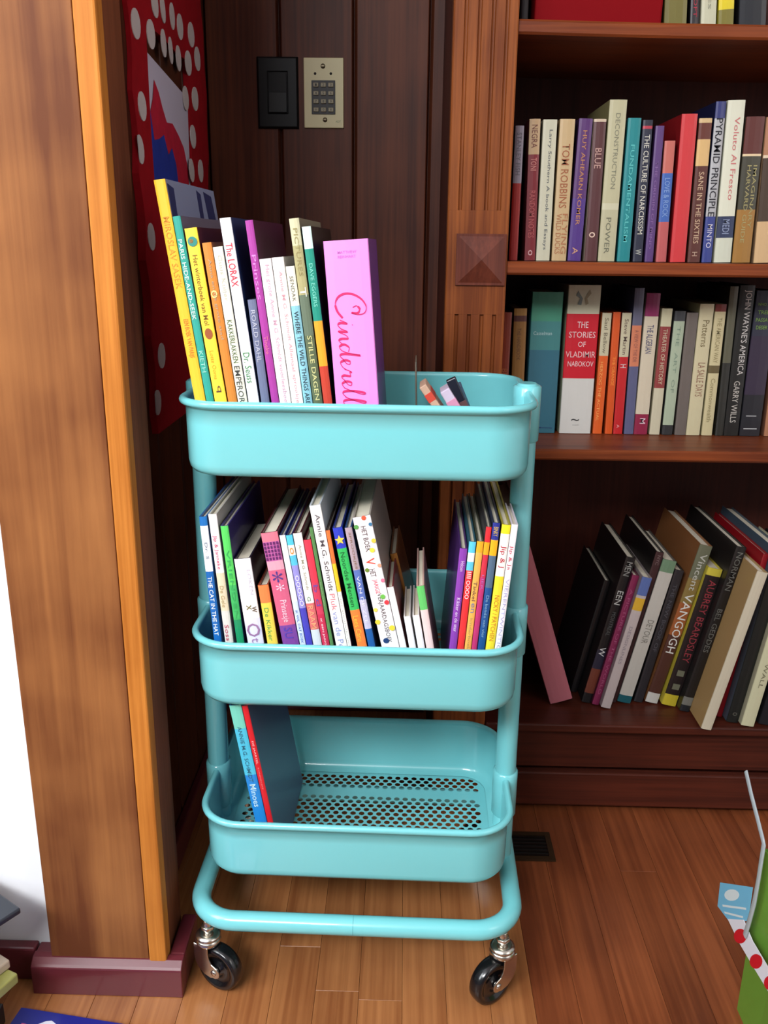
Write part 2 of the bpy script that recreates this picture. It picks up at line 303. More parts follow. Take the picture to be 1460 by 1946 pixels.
# ------------------------------------------------------------------ books
M_PAGES = mat((214, 206, 186), .85, name='paper', noise=.06)
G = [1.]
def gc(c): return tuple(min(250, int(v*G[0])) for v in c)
def make_book(name, label, group, loc, lean, T, Hh, D, cover, bands, texts, yaw=0., hard=True, bulge=None, pages=True):
    root = thing(name, label, 'book', loc, (0, lean, yaw), group)
    t = .0020 if hard else .0006; t = min(t, T*.2); e = min(.0016, T*.15) if bulge is None else bulge
    xs = [0, T*.02, T*.2, T*.5, T*.8, T*.98, T]; ysf = [e+.001, e*.8, e*.25, 0, e*.25, e*.8, e+.001]
    O = [(0, D)]+list(zip(xs, ysf))+[(T, D)]
    I = [(t, D)]+[(min(max(x, t), T-t), y+t) for x, y in zip(xs, ysf)]+[(T-t, D)]
    zs = [0.]+[z for z, _ in bands[::-1][1:]]+[Hh]  # bands: (top_z_of_next ... ) built below
    mats = [mat(gc(cover), .45, name='book_cover', coat=.15)]; k = MB()
    zl = sorted(set([0., Hh]+[b[0] for b in bands])); n = len(O)
    for z0, z1 in zip(zl[:-1], zl[1:]):
        col = next(c for (zb, c) in sorted(bands) if zb >= z1-1e-9); m = mat(gc(col), .45, name='book_spine', coat=.15)
        if m not in mats: mats.append(m)
        mi = mats.index(m)
        for i in range(n-1):
            a, b = O[i], O[i+1]; k.add([(*a, z0), (*b, z0), (*b, z1), (*a, z1)], [(0, 1, 2, 3)], mi if 1 <= i <= n-3 else 0, 1 <= i <= n-3)
    for i in range(n-1):
        a, b = I[i], I[i+1]; k.add([(*b, 0), (*a, 0), (*a, Hh), (*b, Hh)], [(0, 1, 2, 3)], 0)
        for z in (0, Hh): k.add([(*O[i], z), (*O[i+1], z), (*I[i+1], z), (*I[i], z)], [(0, 1, 2, 3)] if z == 0 else [(3, 2, 1, 0)], 0)
    for q in (0, n-1): k.add([(*O[q], 0), (*I[q], 0), (*I[q], Hh), (*O[q], Hh)], [(0, 1, 2, 3)], 0)
    bm_me = k.mesh('cover', mats); link('cover', bm_me, root)
    if pages:
        g = .003 if hard else .0004; k = MB(); k.box((t+.0002, e+t+.0016, g), (T-t-.0002, D-g, Hh-g)); k.obj('page_block', M_PAGES, root)
    for tx in texts:
        s, z0, z1, col = tx[:4]; w0, w1 = (tx[4], tx[5]) if len(tx) > 5 else (.24, .76); mode = tx[6] if len(tx) > 6 else 'D'
        lettering(s, T*w0, T*w1, z0, z1, -.0001 if e < .0015 or mode == 'D' else -.0001, gc(col), root, mode)
    return root
LAST = {}; INFO = {}
def pbook(label, group, tl, tr, bl, cover, bands, texts=(), yp=None, zf=0., D=.2, name='book', yaw=0., Tk=.97, hard=True, gmin=.004, pages=True, chain=True):
    """book whose spine stands on height zf; tl, tr, bl: photo pixels of the spine's top corners and its left edge lower down; bands and texts as fractions from the top to bl"""
    if yp is None: yp = hit(bl[0], bl[1], 2, zf)[1]
    A = hit(*tl, 1, yp); Bt = hit(*tr, 1, yp); C = hit(*bl, 1, yp)
    ux, uz = A[0]-C[0], A[2]-C[2]; Lv = math.hypot(ux, uz); ux /= Lv; uz /= Lv; px_, pz_ = uz, -ux
    T = max(gmin, ((Bt[0]-A[0])*px_+(Bt[2]-A[2])*pz_)*Tk)
    prev = LAST.get(group) if chain else None
    if prev is not None:   # never let a spine run into its left neighbour
        for _ in range(2):
            zc = min(prev[3], A[2]); pv = lambda z: prev[0]+(z-prev[1])*prev[2]+.0006
            xb = C[0]+(zf-C[2])*ux/uz; db = max(0., pv(zf)-xb); xt = A[0]+(zc-A[2])*ux/uz; dt = max(0., pv(zc)-xt)
            if db+dt == 0: break
            Lz = max(.02, zc-zf); xa = xb+db; xc_ = xt+dt; sl = (xc_-xa)/Lz; A = np.array([xa+sl*(A[2]-zf), A[1], A[2]]); C = np.array([xa+sl*(C[2]-zf), C[1], C[2]])
            T = max(gmin, T-dt); ux, uz = A[0]-C[0], A[2]-C[2]; n_ = math.hypot(ux, uz); ux /= n_; uz /= n_; px_, pz_ = uz, -ux
    if chain: LAST[group] = (A[0]+px_*T, A[2]+pz_*T, ux/uz, max(A[2], A[2]+pz_*T))
    ztop = A[2] if ux <= 0 else A[2]+pz_*T
    Hh = (ztop-zf-.0004)/uz; loc = (A[0]-ux*Hh, yp, A[2]-uz*Hh)
    bd = [(Hh, bands[0][1])] if len(bands) == 1 else []
    if len(bands) > 1:
        prev = 0.
        for f, c in bands: bd.append((Hh-prev*Lv, c)); prev = f
    tx = [(s, Hh-f1*Lv, Hh-f0*Lv, c, *r) for s, f0, f1, c, *r in texts]
    root = make_book(name, label, group, loc, math.atan2(ux, uz), T, Hh, D, cover, bd, tx, yaw, hard, pages=pages); INFO[root.name] = (T, Hh, Lv); return root
def disc(root, f, w_, r_, col, name='printed_dot', rz=None, n=14, pts=None):
    T, Hh, Lv = INFO[root.name]; k = MB(); r2 = rz or r_
    P = pts or [(math.cos(2*math.pi*i/n), math.sin(2*math.pi*i/n)) for i in range(n)]
    k.add([(T*w_+r_*a, -.0005, Hh-f*Lv+r2*b) for a, b in P], [tuple(range(len(P)))]); return k.obj(name, mat(gc(col), .5), root)
def crop(ox, oy, s): return lambda x, y: (ox+x/s, oy+y/s)
# ---- top tray
q = crop(270, 320, 2.92); zf = ZT[0]-H+.0025; g = 'books in the top tray of the cart'; Y0 = -.112
def B(f, label, group, tl, tr, bl, cover, bands, texts=(), **kw): return pbook(label, group, f(*tl), f(*tr), f(*bl), cover, bands, texts, **kw)
kw = dict(zf=zf, yp=Y0, yaw=CART_ROT)
b1 = B(q, 'tall thin yellow book with orange lettering, leftmost in the top tray', g, (60, 65), (127, 62), (290, 1285), (140, 150, 180), [(1, (245, 190, 50))], [('EEN BOEK VAN PARIJS', .62, .80, (206, 120, 40)), ('MIROSLAV SASEK', .16, .48, (226, 150, 40))], D=.225, **kw)
B(q, 'teal book with white capitals on its spine, between two yellow books', g, (158, 268), (212, 266), (345, 1290), (120, 112, 130), [(1, (44, 158, 142))], [('PARIS HIDE-AND-SEEK', .12, .55, (235, 245, 240), .2, .7), ('KIETH', .72, .84, (150, 215, 195))], D=.20, **kw)
b3 = B(q, 'yellow book with a small teal globe at the top of its spine', g, (231, 335), (304, 329), (400, 1292), (96, 38, 44), [(1, (255, 212, 62))], [('Het winterboek van Mol', .15, .55, (120, 84, 20), .3, .68), ('Lotte Ooms', .70, .87, (232, 160, 30), .3, .62), ('q', .91, .95, (90, 60, 40), .3, .7)], D=.20, **kw)
B(q, 'thin orange-brown book with faded lettering in the top tray', g, (330, 415), (384, 411), (466, 1294), (150, 84, 40), [(1, (206, 128, 48))], [('Anna en de grote stad', .1, .6, (170, 150, 120), .3, .7), ('o', .29, .34, (244, 214, 130), .1, .8)], D=.18, **kw)
B(q, 'cream book with green and black lettering in the top tray', g, (386, 438), (446, 433), (530, 1298), (214, 210, 190), [(1, (236, 234, 214))], [('Guus Kuijer', .05, .34, (188, 190, 176)), ('KAKKERLAKKEN', .46, .74, (70, 100, 60)), ("EMPEROR'S", .76, 1.04, (60, 64, 62), .2, .8)], D=.18, **kw)
B(q, 'tall white book with red lettering near its top and green near its foot', g, (427, 278), (492, 275), (590, 1300), (30, 60, 112), [(1, (236, 236, 242))], [('The LORAX', .13, .36, (220, 40, 60), .18, .8), ('Dr. Seuss', .72, .89, (74, 140, 84), .2, .8)], D=.205, **kw)
B(q, 'short slate-blue book behind the rim, between white and magenta books', g, (583, 730), (632, 727), (655, 1302), (70, 78, 104), [(1, (104, 112, 142))], [('ROALD DAHL', .1, .6, (176, 180, 196))], D=.15, **kw)
B(q, 'tall magenta book with a dark plum cover in the top tray', g, (560, 290), (612, 285), (716, 1305), (74, 18, 58), [(1, (164, 56, 152))], [('Prinses', .18, .42, (210, 130, 204)), ('Tineke', .62, .72, (216, 110, 150))], D=.205, **kw)
B(q, 'thick white book with faint grey-red lettering, beside the magenta one', g, (636, 505), (716, 497), (752, 1306), (226, 222, 220), [(1, (238, 232, 232))], [('Het grote Annie M.G. Schmidt voorleesboek', .04, 1.02, (204, 160, 180), .34, .76)], D=.20, **kw)
B(q, 'white book with faint pink lettering, second of the white pair', g, (717, 497), (786, 490), (830, 1306), (226, 222, 220), [(1, (240, 236, 230))], [('Annie M.G. Schmidt Allemaal sprookjes', .09, 1.02, (214, 158, 168), .36, .72)], D=.20, **kw)
B(q, 'book with a cream top and light blue lower spine in dark capitals', g, (786, 545), (846, 536), (889, 1308), (40, 40, 46), [(.28, (240, 236, 214)), (1, (132, 190, 204))], [('SENDAK', .07, .25, (110, 110, 100), .3, .7), ('WHERE THE WILD THINGS ARE', .32, 1.0, (34, 50, 62), .25, .75)], D=.185, **kw)
B(q, 'tall sage and dark green book with a blurred photo spine', g, (812, 280), (872, 276), (945, 1308), (136, 132, 112), [(.14, (196, 194, 158)), (.4, (166, 160, 112)), (.62, (96, 112, 92)), (1, (86, 100, 72))], [('PICTURES', .05, .3, (150, 140, 90), .3, .7), ('T', .36, .41, (240, 240, 230), .2, .8), ('STILLE DAGEN', .62, .98, (206, 204, 140), .3, .75)], D=.205, **kw)
B(q, 'book with a green, orange and red spine, beside the thick pink one', g, (885, 325), (937, 320), (1003, 1308), (14, 14, 16), [(.12, (204, 232, 222)), (.52, (20, 138, 118)), (.78, (228, 158, 36)), (1, (190, 60, 40))], [('DAVE EGGERS', .2, .44, (120, 210, 190), .3, .7)], D=.205, **kw)
disc(b3, .075, .5, .0052, (40, 130, 120), 'globe_print'); disc(b3, .073, .42, .0022, (220, 150, 60), 'globe_print'); disc(b3, .60, .5, .0042, (150, 80, 40), 'figure_print', .006)
cin = B(q, 'thick bright pink book with red cursive lettering in the top tray', g, (1004, 405), (1262, 388), (1072, 1318), (104, 48, 132), [(1, (236, 142, 226))], [('MATTHEW', .062, .078, (190, 110, 190), .3, .72, 'H'), ('REINHART', .088, .104, (190, 110, 190), .3, .70, 'H')], D=.17, **kw)
T_, H_, L_ = INFO[b1.name]
for pts in ([(.006, .0), (.030, -.004), (.026, -.030), (.034, -.060), (.012, -.066), (.004, -.04)], [(.130, -.0), (.150, -.004), (.146, -.05), (.152, -.11), (.136, -.12), (.128, -.06)], [(.165, 0), (.205, -.004), (.215, -.05), (.205, -.10), (.180, -.09), (.172, -.04)]):
    k = MB(); k.add([(T_+.00012, a, H_-.004+b) for a, b in pts], [tuple(range(len(pts)))]); k.obj('cover_print', mat((40, 50, 96), .5), b1, label='dark blue printed shape on the cover')
# cursive title as ribbon strokes: X runs down the spine, Y across it
def cursive(par, T, ztop, x_off, sc, base, col):
    st = [
     [(2.0, 1.75), (1.85, 2.15), (2.2, 2.45), (2.6, 2.2), (2.55, 1.6), (2.75, 2.3), (2.6, 2.95), (2.0, 3.15), (1.25, 2.75), (.7, 1.95), (.55, 1.05), (.85, .3), (1.5, -.05), (2.3, .1), (3.0, .6)],
     [(3.2, .3), (3.6, 1.05), (3.5, .3), (3.75, .05), (4.15, .4)],
     [(4.1, .3), (4.45, 1.), (4.4, .05), (4.8, .8), (5.15, 1.), (5.15, .3), (5.35, .03), (5.7, .4)],
     [(6.55, .95), (6.1, 1.05), (5.75, .55), (5.95, .05), (6.4, .3), (6.75, 1.2), (7.0, 2.2), (6.8, 1.0), (6.75, .25), (6.95, .03), (7.3, .35)],
     [(7.25, .3), (7.75, .65), (7.85, 1.), (7.55, 1.02), (7.4, .5), (7.65, .03), (8.15, .25), (8.4, .6)],
     [(8.35, .4), (8.65, 1.1), (8.75, .95), (9.1, .95), (9.0, .3), (9.2, .04), (9.55, .35)],
     [(9.5, .3), (10.0, .65), (10.1, 1.), (9.8, 1.02), (9.65, .5), (9.9, .03), (10.4, .3)],
     [(10.35, .25), (10.8, 1.2), (11.15, 2.2), (11.0, 2.4), (10.75, 1.4), (10.7, .3), (10.95, .03), (11.3, .35)],
     [(11.3, .25), (11.75, 1.2), (12.1, 2.2), (11.95, 2.4), (11.7, 1.4), (11.65, .3), (11.9, .03), (12.25, .35)],
     [(13.0, .95), (12.6, 1.05), (12.25, .55), (12.4, .05), (12.8, .3), (13.1, .9), (13.05, .2), (13.25, .03), (13.6, .3)],
     [(3.75, 1.55), (3.82, 1.62)]]
    k = MB()
    for n_, s in enumerate(st):
        P = [Vector((a, b, 0)) for a, b in s]; P = [P[0]]+P+[P[-1]]; out = []
        for i in range(1, len(P)-2):
            for j in range(7):
                t = j/7; out.append(.5*((2*P[i])+(P[i+1]-P[i-1])*t+(2*P[i-1]-5*P[i]+4*P[i+1]-P[i+2])*t*t+(3*P[i]-P[i-1]-3*P[i+1]+P[i+2])*t**3))
        out.append(P[-1]); W = []
        for i, p in enumerate(out):
            a = out[max(0, i-1)]; b = out[min(len(out)-1, i+1)]; d = (b-a); d = d.normalized() if d.length else Vector((1, 0, 0))
            wd = .032+.085*abs(d.y)*(1 if d.y < 0 else .2)+(.07 if n_ == 0 and d.x > .7 and d.y > 0 else 0); nn = Vector((-d.y, d.x, 0))
            W.append((p+nn*wd, p-nn*wd))
        vs = [(x_off+sc*v.y, base, ztop-sc*v.x) for pr in W for v in pr]
        k.add(vs, [(2*i, 2*i+1, 2*i+3, 2*i+2) for i in range(len(W)-1)])
    k.obj('cursive_lettering', mat(col, .5), par, label='red cursive title')
cursive(cin, .049, .2065, .0085, .0104, -.0004, (206, 36, 100))
# ---- middle tray
q = crop(360, 900, 4.294); r = crop(660, 900, 3.842); zf = ZT[1]-H+.0025; g = 'books in the middle tray of the cart'
kw = dict(zf=zf, yp=Y0, yaw=CART_ROT, D=.21); W_ = (238, 238, 244)
B(q, 'blue and white book with white capitals, leftmost in the middle tray', g, (75, 355), (140, 350), (200, 1370), (20, 84, 150), [(.07, (22, 110, 184)), (.43, (238, 242, 246)), (1, (16, 100, 176))], [('Dr. S', .2, .33, (90, 110, 130), .35, .7), ('THE CAT IN THE HAT', .47, .95, (235, 245, 250), .2, .75)], **kw)
B(q, 'cream book with pink-red lettering, second from left in the middle tray', g, (150, 335), (222, 331), (290, 1375), (190, 186, 178), [(.45, (240, 234, 236)), (.75, (222, 208, 178)), (1, (214, 214, 206))], [('Jip & Janneke', .16, .42, (200, 70, 110), .2, .7), ('De Gele', .55, .72, (176, 160, 110), .25, .7), ('Soss', .86, .99, (190, 70, 100), .2, .7)], **kw)
B(q, 'green book with a purple-blue cover in the middle tray', g, (250, 430), (315, 425), (385, 1380), (52, 44, 112), [(.5, (84, 206, 96)), (.8, (60, 178, 96)), (1, (20, 140, 92))], [('VRIENDEN', .2, .8, (48, 164, 88), .3, .7)], **kw)
B(q, 'thick white book with two large grey-purple letters low on its spine', g, (360, 702), (500, 692), (475, 1390), (30, 22, 40), [(.7, (246, 244, 246)), (1, (216, 216, 244))], [('LOKEN', .13, .42, (196, 190, 206), .68, .86), ('x', .54, .60, (120, 110, 60), .3, .6), ('w', .56, .63, (100, 84, 60), .6, .9), ('O', .76, .92, (150, 110, 150), .1, .9, 'H'), ('t', .935, .99, (150, 120, 160), .3, .7)], **{**kw, 'D': .15})
B(q, 'short orange and yellow book between the white and the pink book', g, (555, 917), (645, 906), (635, 1392), (140, 60, 40), [(.3, (240, 130, 72)), (1, (234, 206, 80))], [('De Kikker', .38, .95, (90, 160, 80), .25, .65)], **{**kw, 'D': .13})
b6 = B(q, 'thick rose-pink book with a checked patch and a flower on its spine', g, (578, 492), (722, 482), (760, 1395), (70, 16, 26), [(.08, (226, 120, 140)), (.25, (196, 100, 168)), (.33, (222, 160, 178)), (.83, (206, 96, 130)), (1, (120, 66, 150))], [('*', .34, .44, (70, 50, 130), .2, .8, 'H'), ('*', .45, .52, (240, 190, 210), .3, .8, 'H'), ('Prinsesje', .60, .80, (240, 200, 214), .25, .75), ('SU', .85, .95, (80, 60, 170), .25, .75)], **kw)
T_, H_, L_ = INFO[b6.name]; k = MB()
for i in range(5):
    for j in range(5):
        x_, z_ = T_*(.12+.19*i), H_-L_*(.095+.033*j); k.add([(x_-T_*.06, -.0004, z_-.0018), (x_+T_*.06, -.0004, z_-.0018), (x_+T_*.06, -.0004, z_+.0018), (x_-T_*.06, -.0004, z_+.0018)], [(0, 1, 2, 3)])
k.obj('checked_print', mat((92, 34, 96), .5), b6, label='purple checked patch on the spine')
B(q, 'thin white book to the right of the pink one in the middle tray', g, (732, 507), (782, 505), (885, 1398), (20, 40, 100), [(.6, W_), (1, (206, 222, 240))], [('IK WIL DAT BOEK', .68, .99, (70, 110, 180), .3, .7)], **kw)
B(q, 'cyan and lilac book with a column of white round letters', g, (784, 507), (840, 505), (938, 1399), (20, 24, 90), [(.09, (80, 196, 226)), (.18, (236, 236, 226)), (.27, (84, 190, 222)), (.66, (148, 144, 214)), (1, (68, 66, 182))], [('o', .11, .17, (230, 140, 50), .2, .8), ('OOOOO', .36, .64, (240, 236, 250), .25, .85)], **kw)
B(q, 'white book with small text and a red patterned foot, left of the red one', g, (842, 492), (916, 481), (1000, 1403), (60, 12, 22), [(.62, (244, 240, 238)), (.86, (214, 110, 110)), (1, (206, 214, 220))], [('Annie M.G. Schmidt', .1, .5, (150, 150, 120), .4, .7), ('G', .56, .6, (70, 130, 70), .3, .7), ('RAAM', .64, .85, (240, 160, 120), .2, .8)], **kw)
B(q, 'crimson-red book with small white lettering in the middle tray', g, (921, 546), (992, 536), (1065, 1405), (92, 14, 26), [(.4, (226, 58, 80)), (.7, (204, 60, 90)), (1, (196, 44, 80))], [('b d', .42, .62, (120, 70, 150), .2, .8), ('IK BEN JARIG', .74, 1.0, (244, 220, 224), .3, .6)], **kw)
B(q, 'thin olive-green book in the middle tray', g, (955, 441), (1000, 436), (1140, 1407), (40, 56, 34), [(1, (84, 134, 78))], [('Jacques Vriens', .45, .65, (170, 196, 150), .3, .6)], **kw)
B(q, 'tallest cream book with dark lettering in the middle of the middle tray', g, (970, 268), (1072, 262), (1195, 1408), (190, 196, 204), [(1, (242, 240, 236))], [('Annie M.G. Schmidt', .06, .6, (90, 84, 90), .35, .75), ('Pluk', .62, .74, (214, 130, 140), .3, .75), ('van de Pet', .75, 1.04, (150, 160, 206), .25, .75)], **kw)
B(q, 'book with orange, yellow and white bands in the middle tray', g, (1088, 467), (1146, 461), (1280, 1410), (60, 20, 18), [(.28, (240, 116, 56)), (.52, (250, 196, 44)), (1, (242, 242, 236))], [('Het sleutelkruid', .55, 1., (190, 190, 180), .3, .7)], **kw)
b14 = B(q, 'blue, green and orange book with a yellow star on its spine', g, (1166, 451), (1250, 446), (1370, 1410), (24, 40, 120), [(.17, (42, 62, 190)), (.69, (50, 186, 92)), (1, (246, 130, 58))], [('Noordse Mensen', .2, .66, (20, 100, 50), .25, .7), ('Lees Caru', .74, .96, (250, 190, 60), .2, .75)], **kw)
st_ = []
for i in range(10): a_ = math.pi/2+i*math.pi/5; r_ = 1 if i % 2 == 0 else .45; st_.append((r_*math.cos(a_), r_*math.sin(a_)))
disc(b14, .10, .5, .0062, (246, 206, 80), 'star_print', pts=st_)
B(q, 'blue-grey patterned book left of the white dotted book', g, (1266, 447), (1326, 440), (1460, 1412), (24, 60, 110), [(.35, (176, 158, 168)), (.6, (90, 116, 186)), (.85, (190, 190, 216)), (1, (30, 90, 160))], [('SPROOKJES', .04, .34, (140, 110, 90), .3, .7), ('VAN DE ZEE', .4, .8, (224, 226, 240), .3, .7)], **kw)
d1 = B(r, 'thick white book with coloured dots on its spine in the middle tray', g, (37, 328), (172, 302), (252, 1275), (150, 140, 132), [(1, (244, 238, 240))], [('HET BOEK', .07, .26, (84, 70, 70), .34, .62), ('V', .31, .36, (220, 70, 50), .2, .7), ('HET', .39, .45, (90, 80, 80), .3, .6), ('JARIGE', .47, .58, (222, 90, 110), .3, .6), ('VERJAARDAGSBOEK', .58, .97, (90, 84, 84), .34, .66)], **kw)
for X_, Y_, c_, r_ in ((115, 325, (230, 90, 60), .0028), (65, 392, (90, 160, 80), .0028), (168, 390, (60, 120, 160), .0022), (190, 505, (214, 200, 70), .0028), (180, 568, (240, 220, 70), .003), (235, 682, (230, 160, 130), .0024), (143, 700, (110, 140, 50), .0026), (262, 790, (236, 120, 150), .0024), (258, 905, (110, 190, 80), .003), (287, 950, (226, 60, 70), .003), (205, 990, (236, 214, 90), .0026), (222, 1080, (226, 206, 60), .0032), (328, 1140, (236, 210, 60), .0036), (285, 1225, (30, 60, 110), .0036)):
    f_ = (Y_-328)/947; disc(d1, max(.012, f_), min(.9, max(.1, (X_-37-215*f_)/128)), r_, c_)
B(r, 'short white book right of the dotted book', g, (289, 835), (337, 821), (380, 1276), (110, 30, 40), [(1, (240, 240, 240))], **{**kw, 'D': .10})
B(r, 'golden brown book leaning over the short white books', g, (312, 592), (364, 580), (419, 1030), (110, 62, 26), [(1, (172, 112, 44))], [('EFTELING', .7, .98, (214, 170, 90), .2, .7)], **{**kw, 'D': .12, 'yp': Y0+.105, 'chain': False})
B(r, 'low white booklet, first of the two short ones near the gap', g, (412, 1048), (462, 1040), (442, 1276), (214, 210, 208), [(1, (238, 236, 240))], **{**kw, 'D': .10})
B(r, 'low white booklet, second of the two short ones near the gap', g, (476, 1040), (528, 1034), (517, 1276), (214, 210, 208), [(1, (238, 234, 240))], **{**kw, 'D': .10})
B(r, 'short book with a green top and a pale pink spine beside the gap', g, (505, 826), (563, 816), (578, 1278), (190, 150, 140), [(.38, (96, 196, 104)), (1, (232, 206, 204))], **{**kw, 'D': .14})
for a in (
 ('purple book with pale lettering, first of the group leaning right', (828, 545), (889, 541), (737, 1280), (60, 26, 90), [(1, (134, 62, 170))], [('Heksen', .12, .22, (220, 190, 226), .3, .8), ('Kikker en de ster', .48, .82, (226, 206, 238), .3, .75)]),
 ('red book with cyan and white squares at its top', (893, 496), (948, 491), (798, 1282), (26, 80, 96), [(.1, (90, 200, 230)), (.18, (240, 240, 236)), (.26, (96, 200, 226)), (1, (230, 50, 54))], [('IIII', .27, .33, (240, 220, 210), .2, .8), ('OOOO', .35, .52, (246, 230, 236), .2, .8)]),
 ('orange-yellow book with dark lettering, leaning right', (950, 493), (1004, 489), (846, 1283), (60, 66, 50), [(.1, (250, 172, 40)), (1, (244, 176, 84))], [('Tinkel', .36, .54, (90, 70, 60), .2, .7), ('en', .56, .65, (110, 130, 160), .2, .7), ('kinderboek', .7, 1., (170, 150, 90), .3, .7)]),
 ('crimson and magenta book with an orange band near its top', (1012, 388), (1062, 382), (896, 1284), (40, 40, 44), [(.12, (220, 44, 54)), (.22, (250, 168, 32)), (.4, (206, 50, 70)), (1, (186, 50, 110))], [('LIER', .38, .5, (180, 100, 170), .3, .7)]),
 ('dark blue book with a yellow block near its top, leaning right', (1066, 358), (1125, 352), (952, 1285), (30, 40, 60), [(.13, (36, 50, 140)), (.25, (246, 176, 30)), (.5, (80, 106, 130)), (1, (24, 78, 140))], [('BINKY', .03, .1, (210, 180, 90), .2, .8), ('De bende van vier', .56, .9, (120, 160, 190), .3, .7)]),
 ('yellow book with a white upper spine, left of the last white book', (1132, 371), (1204, 366), (997, 1286), (150, 140, 50), [(.07, (246, 226, 40)), (.4, (246, 244, 236)), (1, (240, 220, 54))], [('Jip & J', .16, .33, (180, 40, 60), .15, .8), ('NICKY / PATCHEN', .55, .92, (200, 120, 40), .25, .75)]),
 ('white book with red lettering, rightmost in the middle tray', (1198, 370), (1254, 372), (1060, 1288), (206, 196, 206), [(1, (244, 240, 244))], [('Jip & Ja', .16, .35, (190, 60, 80), .1, .7), ('VIERENTWINTIG', .42, 1., (170, 170, 206), .25, .75)])):
    B(r, a[0], g, a[1], a[2], a[3], a[4], a[5], a[6], Tk=.93, **({**kw, 'D': .090} if 'rightmost' in a[0] else kw))
# ---- bottom tray
q = crop(340, 1330, 2.028); zf = ZT[2]-H+.0025; g = 'books in the bottom tray of the cart'
kw = dict(zf=zf, yp=Y0, yaw=CART_ROT, D=.20)
B(q, 'light blue leaning book, left one of the two in the bottom tray', g, (192, 25), (241, 25), (292, 465), (30, 110, 160), [(.2, (110, 200, 180)), (.6, (70, 184, 214)), (1, (30, 130, 206))], [('ANNIE M.G. SCHMIDT', .18, .66, (40, 96, 120), .3, .62), ('Minoes', .68, .88, (190, 226, 240), .25, .75)], **kw)
B(q, 'red leaning book with white lettering, right one of the two in the bottom tray', g, (239, 25), (265, 25), (333, 467), (70, 84, 112), [(1, (204, 26, 38))], [('DE JAARTEL', .3, .5, (250, 190, 190), .3, .7), ('KONINKLIJKE', .53, .72, (230, 130, 130), .35, .65)], **kw)
